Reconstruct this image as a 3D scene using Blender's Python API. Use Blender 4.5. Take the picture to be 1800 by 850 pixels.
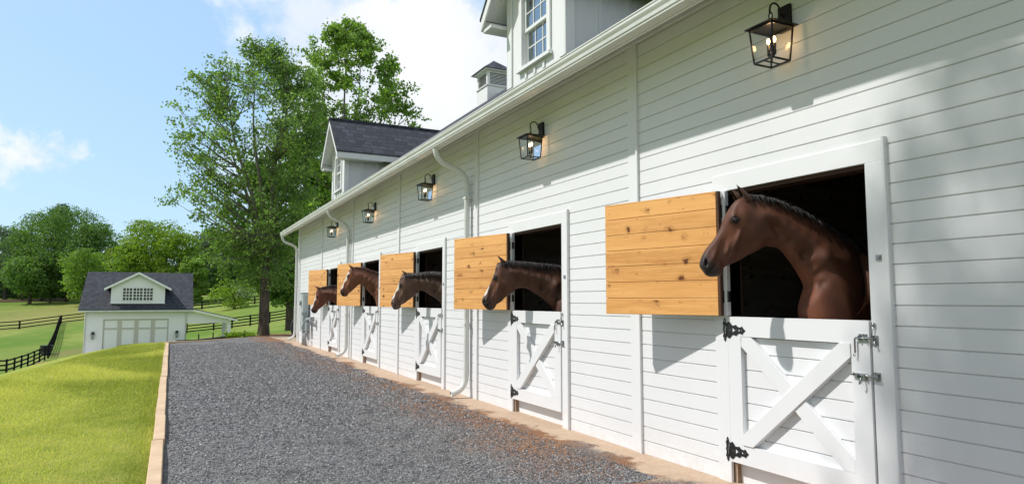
import bpy, bmesh, math, random
import numpy as np
from mathutils import Vector, Matrix

random.seed(7)
RNG = np.random.default_rng(7)
sc = bpy.context.scene
for o in list(bpy.data.objects):
    bpy.data.objects.remove(o)
COL = sc.collection
R = math.radians

# ------------------------------------------------------------------ camera
cd = bpy.data.cameras.new("camera"); cam = bpy.data.objects.new("camera", cd); COL.objects.link(cam)
cd.lens = 24.0; cd.sensor_width = 36.0; cd.clip_start = 0.05; cd.clip_end = 6000
cam.location = (0, 0, 1.33); cam.rotation_euler = (R(94.906), 0, R(-26.48))
sc.camera = cam

# ------------------------------------------------------------------ light
SUN = Vector((-0.576, 0.265, 0.775)).normalized()
sl = bpy.data.lights.new("sun", 'SUN'); sl.energy = 4.0; sl.angle = R(0.9); sl.color = (1.0, 0.97, 0.935)
so = bpy.data.objects.new("sun", sl); COL.objects.link(so); so.location = (-20, 10, 30)
so.rotation_euler = SUN.to_track_quat('Z', 'Y').to_euler()
sc.view_settings.view_transform = 'Standard'; sc.view_settings.look = 'None'
sc.view_settings.exposure = 0.13; sc.view_settings.gamma = 1.0
sc.view_settings.use_curve_mapping = False


def build_world():
    w = bpy.data.worlds.new("World"); sc.world = w; w.use_nodes = True
    nt = w.node_tree; N = nt.nodes; L = nt.links
    for n in list(N): N.remove(n)
    out = N.new('ShaderNodeOutputWorld'); bg = N.new('ShaderNodeBackground'); bg.inputs[1].default_value = 0.135
    L.new(bg.outputs[0], out.inputs[0])
    sky = N.new('ShaderNodeTexSky'); sky.sky_type = 'NISHITA'; sky.sun_disc = False
    sky.sun_elevation = math.asin(SUN.z); sky.sun_rotation = math.atan2(SUN.x, SUN.y)
    sky.air_density = 1.0; sky.dust_density = 1.3; sky.ozone_density = 1.6
    tc = N.new('ShaderNodeTexCoord')
    # warped direction, so that cloud edges are ragged
    nz = N.new('ShaderNodeTexNoise'); nz.inputs['Scale'].default_value = 7.0; nz.inputs['Detail'].default_value = 7
    nz.inputs['Roughness'].default_value = 0.62
    L.new(tc.outputs['Generated'], nz.inputs['Vector'])
    sub = N.new('ShaderNodeVectorMath'); sub.operation = 'SUBTRACT'; sub.inputs[1].default_value = (.5, .5, .5)
    L.new(nz.outputs['Color'], sub.inputs[0])
    scl = N.new('ShaderNodeVectorMath'); scl.operation = 'SCALE'; scl.inputs['Scale'].default_value = 0.30
    L.new(sub.outputs[0], scl.inputs[0])
    add = N.new('ShaderNodeVectorMath'); L.new(tc.outputs['Generated'], add.inputs[0]); L.new(scl.outputs[0], add.inputs[1])
    total = None
    # direction, radius, strength
    blobs = [((0.235, 0.900, 0.358), .105, 1.1), ((0.330, 0.880, 0.340), .115, 1.15), ((0.400, 0.85, 0.33), .12, 1.1),
             ((0.30, 0.92, 0.25), .13, 1.05), ((0.20, 0.945, 0.255), .085, .9), ((0.40, 0.88, 0.24), .13, 1.0),
             ((-0.185, 0.970, 0.165), .05, .95), ((-0.155, 0.97, 0.175), .03, .6),
             ((0.060, 0.915, 0.392), .06, .7), ((0.15, 0.90, 0.40), .07, .8), ((0.13, 0.975, 0.17), .08, .55),
             ((0.8, 0.5, 0.4), .4, 1.0), ((.25, -.93, .30), .75, 1.0)]  # last blob: unseen bright cloud added behind the camera to light the garage
    for d, r, s in blobs:
        v = Vector(d).normalized()
        ds = N.new('ShaderNodeVectorMath'); ds.operation = 'DISTANCE'; L.new(add.outputs[0], ds.inputs[0]); ds.inputs[1].default_value = v
        mr = N.new('ShaderNodeMapRange'); mr.interpolation_type = 'SMOOTHSTEP'
        mr.inputs[1].default_value = r * 1.25; mr.inputs[2].default_value = r * 0.35; mr.inputs[3].default_value = 0; mr.inputs[4].default_value = s
        L.new(ds.outputs['Value'], mr.inputs[0])
        if total is None: total = mr.outputs[0]
        else:
            m = N.new('ShaderNodeMath'); m.operation = 'MAXIMUM'; L.new(total, m.inputs[0]); L.new(mr.outputs[0], m.inputs[1]); total = m.outputs[0]
    # unseen grey cloud added high up left, to dim and neutralise the skylight
    total2 = None
    for d, r, s in [((-.80, -.05, .55), .80, .93), ((-.2, -.2, .95), .60, .9)]:
        v = Vector(d).normalized()
        ds = N.new('ShaderNodeVectorMath'); ds.operation = 'DISTANCE'; L.new(add.outputs[0], ds.inputs[0]); ds.inputs[1].default_value = v
        mr = N.new('ShaderNodeMapRange'); mr.interpolation_type = 'SMOOTHSTEP'
        mr.inputs[1].default_value = r * 1.1; mr.inputs[2].default_value = r * 0.6; mr.inputs[3].default_value = 0; mr.inputs[4].default_value = s
        L.new(ds.outputs['Value'], mr.inputs[0])
        if total2 is None: total2 = mr.outputs[0]
        else:
            m = N.new('ShaderNodeMath'); m.operation = 'MAXIMUM'; L.new(total2, m.inputs[0]); L.new(mr.outputs[0], m.inputs[1]); total2 = m.outputs[0]
    cl = N.new('ShaderNodeClamp'); L.new(total, cl.inputs[0]); cl.inputs[2].default_value = 0.97
    # cloud body tone
    n2 = N.new('ShaderNodeTexNoise'); n2.inputs['Scale'].default_value = 6; n2.inputs['Detail'].default_value = 5
    L.new(tc.outputs['Generated'], n2.inputs['Vector'])
    cr = N.new('ShaderNodeValToRGB'); L.new(n2.outputs[0], cr.inputs[0])
    cr.color_ramp.elements[0].position = 0.33; cr.color_ramp.elements[0].color = (5.9, 6.25, 6.8, 1)
    cr.color_ramp.elements[1].position = 0.62; cr.color_ramp.elements[1].color = (7.2, 7.25, 7.4, 1)
    # sky tint towards a summer haze
    tint = N.new('ShaderNodeMixRGB'); tint.blend_type = 'MIX'; tint.inputs[0].default_value = 0.55
    L.new(sky.outputs[0], tint.inputs[1]); tint.inputs[2].default_value = (3.9, 6.1, 8.3, 1)
    mx = N.new('ShaderNodeMixRGB'); L.new(cl.outputs[0], mx.inputs[0]); L.new(tint.outputs[0], mx.inputs[1]); L.new(cr.outputs[0], mx.inputs[2])
    mx2 = N.new('ShaderNodeMixRGB'); L.new(total2, mx2.inputs[0]); L.new(mx.outputs[0], mx2.inputs[1]); mx2.inputs[2].default_value = (3.5, 3.5, 3.75, 1)
    L.new(mx2.outputs[0], bg.inputs[0])


build_world()

# ------------------------------------------------------------------ material helpers


class NT:
    def __init__(s, name):
        s.m = bpy.data.materials.new(name); s.m.use_nodes = True; s.t = s.m.node_tree
        s.N = s.t.nodes; s.L = s.t.links
        s.b = s.N['Principled BSDF']
        s.tc = s.N.new('ShaderNodeTexCoord')

    def n(s, typ, **kw):
        x = s.N.new(typ)
        for k, v in kw.items(): setattr(x, k, v)
        return x

    def obj(s): return s.tc.outputs['Object']

    def mapping(s, scale=(1, 1, 1), src=None, rot=(0, 0, 0), loc=(0, 0, 0)):
        mp = s.n('ShaderNodeMapping'); mp.inputs['Scale'].default_value = scale; mp.inputs['Rotation'].default_value = rot
        mp.inputs['Location'].default_value = loc
        s.L.new(src or s.obj(), mp.inputs['Vector']); return mp.outputs[0]

    def noise(s, scale, detail=4, rough=.55, vec=None, dist=0.0):
        x = s.n('ShaderNodeTexNoise'); x.inputs['Scale'].default_value = scale; x.inputs['Detail'].default_value = detail
        x.inputs['Roughness'].default_value = rough; x.inputs['Distortion'].default_value = dist
        s.L.new(vec or s.obj(), x.inputs['Vector']); return x.outputs[0]

    def vor(s, scale, vec=None, feature='F1', out='Distance'):
        x = s.n('ShaderNodeTexVoronoi'); x.feature = feature; x.inputs['Scale'].default_value = scale
        s.L.new(vec or s.obj(), x.inputs['Vector']); return x.outputs[out]

    def ramp(s, src, pts):
        x = s.n('ShaderNodeValToRGB'); s.L.new(src, x.inputs[0]); e = x.color_ramp.elements
        while len(e) < len(pts): e.new(0.5)
        for i, (p, c) in enumerate(pts):
            e[i].position = p; e[i].color = (c, c, c, 1) if isinstance(c, (int, float)) else (*c, 1)
        return x.outputs[0]

    def mix(s, f, a, b, mode='MIX'):
        x = s.n('ShaderNodeMixRGB'); x.blend_type = mode
        for i, v in ((0, f), (1, a), (2, b)):
            if isinstance(v, (int, float)): x.inputs[i].default_value = v if i == 0 else (v, v, v, 1)
            elif isinstance(v, tuple): x.inputs[i].default_value = (*v, 1)
            else: s.L.new(v, x.inputs[i])
        return x.outputs[0]

    def math(s, op, a, b=0.0):
        x = s.n('ShaderNodeMath'); x.operation = op
        for i, v in ((0, a), (1, b)):
            if isinstance(v, (int, float)): x.inputs[i].default_value = v
            else: s.L.new(v, x.inputs[i])
        return x.outputs[0]

    def sep(s, src=None):
        x = s.n('ShaderNodeSeparateXYZ'); s.L.new(src or s.obj(), x.inputs[0]); return x.outputs

    def comb(s, a, b, c=0.0):
        x = s.n('ShaderNodeCombineXYZ')
        for i, v in enumerate((a, b, c)):
            if isinstance(v, (int, float)): x.inputs[i].default_value = v
            else: s.L.new(v, x.inputs[i])
        return x.outputs[0]

    def bump(s, h, strength=.3, dist=.01):
        x = s.n('ShaderNodeBump'); x.inputs['Strength'].default_value = strength; x.inputs['Distance'].default_value = dist
        s.L.new(h, x.inputs['Height']); s.L.new(x.outputs[0], s.b.inputs['Normal'])

    def col(s, c):
        if isinstance(c, tuple): s.b.inputs['Base Color'].default_value = (*c, 1)
        else: s.L.new(c, s.b.inputs['Base Color'])

    def set(s, rough=.6, metal=0.0, spec=.5):
        if isinstance(rough, (int, float)): s.b.inputs['Roughness'].default_value = rough
        else: s.L.new(rough, s.b.inputs['Roughness'])
        s.b.inputs['Metallic'].default_value = metal; s.b.inputs['Specular IOR Level'].default_value = spec


M = {}


def mat_paint(name, base, warm=.0, grain=.25, axis='Y', dirt=True):
    t = NT(name)
    sc3 = {'Y': (30, 1.2, 30), 'Z': (30, 30, 1.2), 'X': (1.2, 30, 30)}[axis]
    g = t.noise(1.0, 5, .6, t.mapping(sc3))
    big = t.noise(0.9, 4, .6)
    c = t.mix(t.ramp(big, [(.3, 0.0), (.75, 1.0)]), base, tuple(x * .94 for x in base))
    c = t.mix(t.ramp(g, [(.35, .0), (.8, .35)]), c, tuple(x * y for x, y in zip(base, (.94, .94, .93))))
    if dirt:
        # knots bleeding through the paint and small dings
        v = t.vor(2.3, t.mapping((1, 1, 1.9)))
        k = t.ramp(v, [(.0, 1.0), (.035, .0)])
        c = t.mix(t.math('MULTIPLY', k, .45), c, (.42, .38, .27))
        v2 = t.vor(5.1, t.mapping((1, 1, 1.3), loc=(3.3, 1.7, 2.1)))
        k2 = t.ramp(v2, [(.0, 1.0), (.022, .0)])
        c = t.mix(t.math('MULTIPLY', k2, .5), c, (.25, .23, .2))
        z = t.sep()[2]
        sp = t.math('MULTIPLY', t.ramp(z, [(0.0, 1.0), (.35, 0.0)]), t.ramp(t.noise(9, 5, .7), [(.4, 0.0), (.75, 1.0)]))
        c = t.mix(t.math('MULTIPLY', sp, .30), c, (.50, .38, .27))
    t.col(c); t.set(t.ramp(g, [(.3, .42), (.7, .6)]), 0, .4)
    t.bump(t.mix(.35, g, t.noise(40, 3, .6)), grain, .004)
    return t.m


M['siding'] = mat_paint('white_painted_siding', (.765, .77, .77), axis='Y', grain=.3)
M['trim'] = mat_paint('white_painted_trim', (.77, .775, .775), axis='Z', grain=.2)
M['board'] = mat_paint('white_painted_board', (.77, .775, .775), axis='Z', grain=.25, dirt=False)
t = NT('white_enamelled_metal'); t.col(t.mix(t.ramp(t.noise(3, 4), [(.35, 0.0), (.8, 1.0)]), (.72, .73, .70), (.60, .61, .57))); t.set(.48, 0, .4); t.bump(t.noise(6, 3), .08, .01); M['gutter'] = t.m  # grey-green tone paints the grass reflection into the white metal
t = NT('shade_toned_board'); g = t.noise(1, 5, .6, t.mapping((30, 30, 1.5))); t.col(t.mix(g, (.62, .64, .66), (.72, .73, .74))); t.set(.55); t.bump(g, .2, .004); M['cheek'] = t.m  # white board greyed and blued; the cheek's shade is put in its colour


def mat_wood(name, c1, c2, kn, scale=1.0, rough=.5, knots=True, board=.133, spec=.4):
    t = NT(name)
    xyz = t.sep()
    bi = t.math('FLOOR', t.math('DIVIDE', xyz[2], board))
    wn = t.n('ShaderNodeTexWhiteNoise'); wn.noise_dimensions = '1D'; t.L.new(bi, wn.inputs['W'])
    oi = t.n('ShaderNodeObjectInfo'); off = t.math('ADD', t.math('MULTIPLY', wn.outputs['Value'], 9.0), t.math('MULTIPLY', oi.outputs['Random'], 23.0))
    vec = t.comb(t.math('ADD', xyz[0], off), t.math('ADD', xyz[1], off), xyz[2])
    mp = t.mapping((1.5 * scale, 1.5 * scale, 26 * scale), vec)
    g = t.noise(1.0, 6, .65, mp, .6)
    g2 = t.noise(3.0, 4, .6, t.mapping((.8, .8, 9), vec), 1.2)
    c = t.mix(t.ramp(g, [(.33, 0.0), (.68, 1.0)]), c1, c2)
    c = t.mix(t.ramp(g2, [(.45, 0.0), (.75, .55)]), c, tuple(x * .72 for x in c1))
    c = t.mix(t.math('MULTIPLY', wn.outputs['Value'], .55), c, tuple(min(1, x * 1.25) for x in c2))
    if knots:
        wv_ = t.n('ShaderNodeTexNoise'); wv_.inputs['Scale'].default_value = 9; wv_.inputs['Detail'].default_value = 4; t.L.new(vec, wv_.inputs['Vector'])
        va = t.n('ShaderNodeVectorMath'); va.operation = 'MULTIPLY_ADD'; t.L.new(wv_.outputs['Color'], va.inputs[0]); va.inputs[1].default_value = (.16, .16, .10); t.L.new(vec, va.inputs[2]); vec = va.outputs[0]
        v = t.vor(6.5, t.mapping((1, .75, 1.1), vec))
        k = t.ramp(v, [(.0, 1.0), (.10, .92), (.165, 0.0)])
        halo = t.ramp(v, [(.12, .6), (.30, 0.0)])
        rnd = t.vor(6.5, t.mapping((1, .75, 1.1), vec), out='Color')
        gate = t.ramp(t.sep(rnd)[0], [(.12, 0.0), (.18, 1.0)])
        c = t.mix(t.math('MULTIPLY', halo, gate), c, tuple(x * .65 for x in c1))
        c = t.mix(t.math('MULTIPLY', k, gate), c, kn)
        v3 = t.vor(10, t.mapping((1, .55, 1.9), vec, loc=(1.1, 4, 2), rot=(.5, 0, 0)))
        c = t.mix(t.math('MULTIPLY', t.ramp(v3, [(.0, 1.0), (.13, 0.0)]), .85), c, kn)
    t.col(c); t.set(rough, 0, spec); t.bump(g, .18, .004)
    return t.m


M['pine'] = mat_wood('oiled_pine_boards', (.57, .235, .058), (.80, .43, .145), (.12, .034, .010), board=.1333, rough=.42)
M['innerwood'] = mat_wood('lightened_brown_stall_boards', (.26, .21, .165), (.42, .35, .28), (.05, .03, .02), board=.14, rough=.9, knots=True, spec=.1)  # lightened in colour, standing in for light that barely reaches the partitions
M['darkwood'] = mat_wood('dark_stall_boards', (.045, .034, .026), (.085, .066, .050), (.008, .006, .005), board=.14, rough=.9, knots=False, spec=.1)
M['rawwood'] = mat_wood('weathered_raw_wood', (.20, .12, .065), (.32, .20, .12), (.1, .05, .03), board=.5, rough=.8, knots=False)
M['edgewood'] = mat_wood('dark_stained_edge', (.050, .020, .010), (.085, .035, .018), (.03, .01, .01), board=.5, rough=.7, knots=False)
M['timber'] = mat_wood('pale_landscape_timber', (.40, .27, .16), (.60, .44, .29), (.2, .1, .05), board=.5, rough=.85, knots=False)


def mat_shingle(name, u, v, base=(.052, .056, .064)):
    t = NT(name); x = t.sep()
    vec = t.comb(x[u], t.math('MULTIPLY', x[v], 1.35))
    br = t.n('ShaderNodeTexBrick'); t.L.new(vec, br.inputs['Vector'])
    br.inputs['Scale'].default_value = 1.0; br.inputs['Brick Width'].default_value = .21; br.inputs['Row Height'].default_value = .15
    br.inputs['Mortar Size'].default_value = .012; br.inputs['Mortar Smooth'].default_value = .2
    br.offset = .37; br.squash = 1.3; br.squash_frequency = 3
    br.inputs['Color1'].default_value = (*[c * .55 for c in base], 1); br.inputs['Color2'].default_value = (*[c * 1.7 for c in base], 1)
    br.inputs['Mortar'].default_value = (*[c * .35 for c in base], 1)
    n = t.noise(60, 3, .7); n1 = t.noise(2.2, 4, .6)
    c = t.mix(t.ramp(n, [(.3, 0.0), (.8, .6)]), br.outputs[0], tuple(min(1, c * 2.0) for c in base))
    c = t.mix(t.ramp(n1, [(.35, 0.0), (.75, .45)]), c, tuple(c * .7 for c in base))
    t.col(c); t.set(.9, 0, .25)
    t.bump(t.mix(.4, t.math('SUBTRACT', 1.0, br.outputs['Fac']), n), .6, .012)
    return t.m


M['shingle_ns'] = mat_shingle('charcoal_shingle_dormer', 0, 2, (.052, .057, .068))
M['shingle_w'] = mat_shingle('charcoal_shingle_roof', 1, 2)
M['shingle_g'] = mat_shingle('charcoal_shingle_garage', 0, 2, (.040, .043, .050))


def mat_simple(name, c, rough=.5, metal=0.0, spec=.5, var=.25, sc_=12, bump=.1):
    t = NT(name); n = t.noise(sc_, 5, .6)
    t.col(t.mix(t.ramp(n, [(.3, 0.0), (.75, 1.0)]), c, tuple(x * (1 - var) for x in c))); t.set(rough, metal, spec); t.bump(n, bump, .004); return t.m


M['iron'] = mat_simple('black_painted_iron', (.012, .012, .013), .42, .0, .5)
M['bronze'] = mat_simple('dark_bronze_metal', (.014, .012, .011), .38, .5, .5)
M['steel'] = mat_simple('galvanised_steel', (.42, .43, .44), .33, .95, .5, sc_=60)
M['cabinet'] = mat_simple('grey_green_cabinet_paint', (.46, .51, .50), .5, .1)
M['conduit'] = mat_simple('grey_plastic_conduit', (.33, .36, .37), .5)
M['rubber'] = mat_simple('black_rubber', (.018, .020, .022), .6)
M['fence'] = mat_simple('black_fence_paint', (.009, .0095, .011), .7, spec=.2)
M['candle'] = mat_simple('dark_candle_sleeve', (.05, .045, .04), .5)
M['fabric'] = mat_simple('black_silt_fabric', (.02, .02, .022), .8)
M['clay'] = mat_simple('orange_clay', (.55, .25, .12), .9)
M['bark'] = None
t = NT('rough_grey_brown_bark'); g = t.noise(1, 6, .7, t.mapping((14, 14, 2.2)), .8)
t.col(t.mix(t.ramp(g, [(.35, 0.0), (.7, 1.0)]), (.045, .034, .027), (.15, .125, .10))); t.set(.95, 0, .1); t.bump(g, .9, .03); M['bark'] = t.m
t = NT('pale_branch_bark'); g = t.noise(9, 5, .6); t.col(t.mix(g, (.09, .085, .06), (.22, .21, .17))); t.set(.9, 0, .1); M['bark2'] = t.m
t = NT('clear_lantern_glass'); tr = t.n('ShaderNodeBsdfTransparent'); tr.inputs[0].default_value = (.93, .95, .96, 1); gl = t.n('ShaderNodeBsdfGlossy'); gl.inputs['Roughness'].default_value = .04
fz = t.n('ShaderNodeFresnel'); fz.inputs[0].default_value = 1.22; ms = t.n('ShaderNodeMixShader'); t.L.new(fz.outputs[0], ms.inputs[0]); t.L.new(tr.outputs[0], ms.inputs[1]); t.L.new(gl.outputs[0], ms.inputs[2]); t.L.new(ms.outputs[0], t.N['Material Output'].inputs[0]); M['lglass'] = t.m
t = NT('window_glass'); t.col((.34, .38, .40)); t.set(.05, 1.0, .5); M['glass'] = t.m
t = NT('dark_window_glass'); t.col((.03, .04, .03)); t.set(.15, 0, .5); M['gglass'] = t.m
t = NT('lit_bulb'); t.b.inputs['Emission Color'].default_value = (1, .60, .26, 1); t.b.inputs['Emission Strength'].default_value = 14; t.col((1, .8, .5)); M['bulb'] = t.m
t = NT('horse_eye'); t.col((.008, .005, .004)); t.set(.08, 0, .8); M['eye'] = t.m


def mat_horse(name, rough=.56, bump=.6):
    t = NT(name); a = t.n('ShaderNodeVertexColor'); a.layer_name = 'coat'
    n = t.noise(190, 5, .7, t.mapping((1, 1, .4))); n2 = t.noise(6, 4, .6)
    c = t.mix(t.ramp(n, [(.3, 0.0), (.8, .30)]), a.outputs[0], t.mix(.5, a.outputs[0], (0, 0, 0)))
    c = t.mix(t.ramp(n2, [(.35, 0.0), (.75, .3)]), c, t.mix(.5, c, (.3, .12, .05), 'MULTIPLY'))
    t.col(c); t.set(rough, 0, .35); t.bump(t.mix(.3, n, n2), bump, .004)
    t.b.inputs['Sheen Weight'].default_value = .04; t.b.inputs['Sheen Roughness'].default_value = .4
    t.b.inputs['Sheen Tint'].default_value = (1, .75, .6, 1)
    return t.m


M['coat'] = mat_horse('horse_coat')
M['mane'] = mat_simple('black_mane_hair', (.012, .010, .009), .55, spec=.35, var=.5)
M['mane2'] = mat_simple('chestnut_mane_hair', (.10, .032, .014), .42, spec=.5, var=.5)
M['mane3'] = mat_simple('dark_brown_mane_hair', (.032, .020, .015), .38, spec=.5, var=.5)


def mat_leaf(name, dark, light, trans=.45):
    t = NT(name); a = t.n('ShaderNodeVertexColor'); a.layer_name = 'tone'
    c = t.mix(a.outputs[0], dark, light); t.col(c); t.set(.5, 0, .3)
    tr = t.n('ShaderNodeBsdfTranslucent'); t.L.new(t.mix(.5, c, (.5, .8, .05), 'MULTIPLY'), tr.inputs[0])
    c2 = t.mix(1.0, c, (1.2, 1.35, .55), 'MULTIPLY'); t.L.new(c2, tr.inputs[0])
    ms = t.n('ShaderNodeMixShader'); ms.inputs[0].default_value = trans
    t.L.new(t.b.outputs[0], ms.inputs[1]); t.L.new(tr.outputs[0], ms.inputs[2]); t.L.new(ms.outputs[0], t.N['Material Output'].inputs[0])
    return t.m


M['leaf_main'] = mat_leaf('poplar_leaves', (.105, .175, .045), (.26, .40, .11), .52)
M['leaf_light'] = mat_leaf('fresh_green_leaves', (.12, .21, .035), (.29, .43, .09), .52)
M['leaf_mid'] = mat_leaf('mid_green_leaves', (.065, .135, .030), (.18, .30, .075), .5)
M['leaf_dark'] = mat_leaf('dark_green_leaves', (.035, .075, .030), (.09, .155, .058), .4)
M['leaf_blue'] = mat_leaf('hazed_grey_green_leaves', (.060, .105, .058), (.14, .21, .115), .45)  # grey green paled further, so the leaf colour carries the distance haze
M['leaf_yel'] = mat_leaf('yellow_green_leaves', (.11, .19, .016), (.27, .38, .045), .5)
M['blossom'] = mat_leaf('white_blossom', (.20, .26, .14), (.55, .56, .50), .2)
M['grassblade'] = mat_leaf('lawn_grass_blades', (.27, .31, .055), (.64, .61, .19), .4)


def mat_ground():
    t = NT('meadow_grass'); p = t.obj()
    a = t.noise(.06, 4, .6, p); b = t.noise(.9, 5, .6, p); c = t.noise(14, 4, .7, p)
    col = t.mix(t.ramp(a, [(.38, 0.0), (.60, 1.0)]), (.13, .23, .035), (.30, .34, .085))
    col = t.mix(t.ramp(b, [(.4, 0.0), (.72, .7)]), col, (.13, .19, .03))
    col = t.mix(t.ramp(c, [(.35, .5), (.7, 0.0)]), col, (.06, .11, .012))
    d = t.vor(.35, t.mapping((1, 1, 1), p, loc=(11, 4, 0)))
    # a worn patch of bare earth beside the garage and dry strip in the meadow
    x = t.sep()
    def blobm(cx, cy, r, amp):
        dx = t.math('SUBTRACT', x[0], cx); dy = t.math('MULTIPLY', t.math('SUBTRACT', x[1], cy), .45)
        dd = t.math('SQRT', t.math('ADD', t.math('MULTIPLY', dx, dx), t.math('MULTIPLY', dy, dy)))
        dd = t.math('ADD', dd, t.math('MULTIPLY', t.math('SUBTRACT', b, .5), r * 1.2))
        return t.math('MULTIPLY', t.ramp(t.math('DIVIDE', dd, r * 2), [(.2, 1.0), (.5, 0.0)]), amp)
    col = t.mix(blobm(-9.5, 92, 3.2, .6), col, (.22, .17, .075))
    col = t.mix(blobm(-22, 172, 17, .55), col, (.27, .23, .085))
    col = t.mix(blobm(-8.2, 62, 1.6, .5), col, (.24, .17, .09))
    t.col(col); t.set(.95, 0, .1); t.bump(t.mix(.5, b, c), .8, .08)
    return t.m


M['meadow'] = mat_ground()
t = NT('lawn_turf'); p = t.obj(); b = t.noise(2.2, 5, .65, p); c = t.noise(45, 4, .7, p)
col = t.mix(t.ramp(b, [(.38, 0.0), (.65, 1.0)]), (.29, .36, .05), (.50, .50, .12)); col = t.mix(t.ramp(c, [(.3, .6), (.7, 0.0)]), col, (.12, .15, .015))
t.col(col); t.set(.95, 0, .1); t.bump(c, 1.0, .03); M['lawn'] = t.m


def mat_gravel():
    t = NT('grey_crushed_gravel'); p = t.obj(); x = t.sep()
    def stones(s, loc):
        v = t.n('ShaderNodeTexVoronoi'); v.inputs['Scale'].default_value = s; v.inputs['Randomness'].default_value = 1
        t.L.new(t.mapping((1, 1, 1), p, loc=loc), v.inputs['Vector']); return v
    v1 = stones(62, (0, 0, 0)); v2 = stones(110, (5, 3, 1))
    r = t.sep(v1.outputs['Color'])[0]
    grey = t.ramp(r, [(0.0, (.055, .058, .064)), (.30, (.125, .127, .13)), (.55, (.20, .202, .205)), (.8, (.31, .31, .31)), (1.0, (.5, .5, .5))])
    tan = t.ramp(t.sep(v2.outputs['Color'])[1], [(0.0, (.07, .07, .075)), (.6, (.17, .175, .18)), (1.0, (.36, .35, .33))])
    g = t.mix(.4, grey, tan)
    wn = t.noise(.55, 4, .6, p); g = t.mix(t.math('MULTIPLY', t.ramp(wn, [(.40, 0.0), (.68, 1.0)]), .42), g, t.mix(.5, g, (.25, .19, .13)))
    tr = t.math('ABSOLUTE', t.math('SINE', t.math('ADD', t.math('MULTIPLY', x[0], 1.75), t.math('MULTIPLY', wn, 1.2)))); g = t.mix(t.math('MULTIPLY', t.ramp(tr, [(.0, 1.0), (.35, 0.0)]), .30), g, (.07, .07, .072))
    big = t.noise(.7, 5, .6, p); g = t.mix(t.ramp(big, [(.35, .0), (.7, .38)]), g, (.26, .26, .26))
    mid = t.noise(3.0, 4, .6, p); g = t.mix(t.ramp(mid, [(.30, .7), (.47, 0.0)]), g, (.05, .05, .055))
    n = t.noise(1.3, 6, .65, p); n2 = t.noise(7, 5, .7, p)
    e = t.math('ADD', x[0], t.math('MULTIPLY', t.math('SUBTRACT', n, .5), 1.3))
    e = t.math('ADD', e, t.math('MULTIPLY', t.math('SUBTRACT', n2, .5), .35))
    # red clay washed along the edge of the apron
    rust = t.math('MULTIPLY', t.ramp(t.math('DIVIDE', e, 4.0), [(.58, 0.0), (.76, 1.0)]), t.ramp(t.noise(1.0, 5, .7, t.mapping((1, .6, 1), p, loc=(7, 2, 0))), [(.36, 0.0), (.54, .9)]))
    g = t.mix(rust, g, t.mix(n2, (.24, .10, .035), (.40, .20, .09)))
    sand = t.mix(n2, (.38, .27, .18), (.56, .43, .32)); sand = t.mix(t.ramp(t.noise(30, 4, .7, p), [(.3, .35), (.6, 0.0)]), sand, (.30, .18, .10))
    far = t.math('MULTIPLY', t.ramp(t.math('DIVIDE', x[1], 40.0), [(.05, 0.0), (.50, 1.0)]), .22)
    ee = t.math('SUBTRACT', t.math('DIVIDE', e, 4.0), t.math('MULTIPLY', far, .0))
    m = t.ramp(ee, [(.835, 0.0), (.865, 1.0)])
    t.col(t.mix(m, g, sand)); t.set(.85, 0, .3)
    h = t.math('ADD', t.math('MULTIPLY', v1.outputs['Distance'], -1.0), t.math('MULTIPLY', v2.outputs['Distance'], -.6))
    h = t.math('MULTIPLY', h, t.math('SUBTRACT', 1.0, t.math('MULTIPLY', m, .9)))
    h = t.math('ADD', h, t.math('MULTIPLY', mid, 1.2))
    t.bump(h, .9, .022)
    return t.m


M['gravel'] = mat_gravel()
t = NT('loose_stones'); a = t.n('ShaderNodeVertexColor'); a.layer_name = 'tone'
t.col(t.ramp(a.outputs[0], [(0.0, (.06, .063, .07)), (.5, (.185, .186, .19)), (.85, (.35, .35, .35)), (1.0, (.55, .55, .55))])); t.set(.8, 0, .3); M['stones'] = t.m
t = NT('brown_mulch'); n = t.noise(16, 5, .7); t.col(t.mix(n, (.20, .085, .035), (.42, .24, .13))); t.set(.95, 0, .1); t.bump(n, 1, .05); M['mulch'] = t.m
t = NT('pale_gravel_drive'); n = t.noise(6, 5, .7); t.col(t.mix(n, (.32, .29, .26), (.5, .47, .43))); t.set(.95, 0, .1); M['drive'] = t.m
t = NT('leaf_litter'); n = t.noise(.5, 5, .7); t.col(t.mix(n, (.05, .035, .022), (.12, .08, .05))); t.set(.95, 0, .1); M['litter'] = t.m
M['garagedoor'] = mat_simple('white_garage_panel', (.90, .89, .90), .5, bump=.03, var=.05)
M['tan'] = mat_simple('tan_door_rail', (.58, .55, .50), .6, bump=.03, var=.05)
M['gwall'] = mat_simple('white_garage_siding', (.90, .89, .90), .6, var=.06, bump=.03)

# ------------------------------------------------------------------ mesh helpers


def tag(o, label=None, cat=None, group=None, kind=None):
    if label: o['label'] = label
    if cat: o['category'] = cat
    if group: o['group'] = group
    if kind: o['kind'] = kind
    return o


def empty(name, loc=(0, 0, 0), label=None, cat=None, group=None):
    o = bpy.data.objects.new(name, None); COL.objects.link(o); o.location = loc; o.empty_display_size = .2
    return tag(o, label, cat, group)


def link(name, me, mats, parent=None, smooth=False):
    o = bpy.data.objects.new(name, me); COL.objects.link(o)
    if not isinstance(mats, (list, tuple)): mats = [mats]
    for m in mats: me.materials.append(m)
    if parent:
        o.parent = parent
    if smooth:
        me.polygons.foreach_set('use_smooth', [True] * len(me.polygons))
    return o


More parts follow.
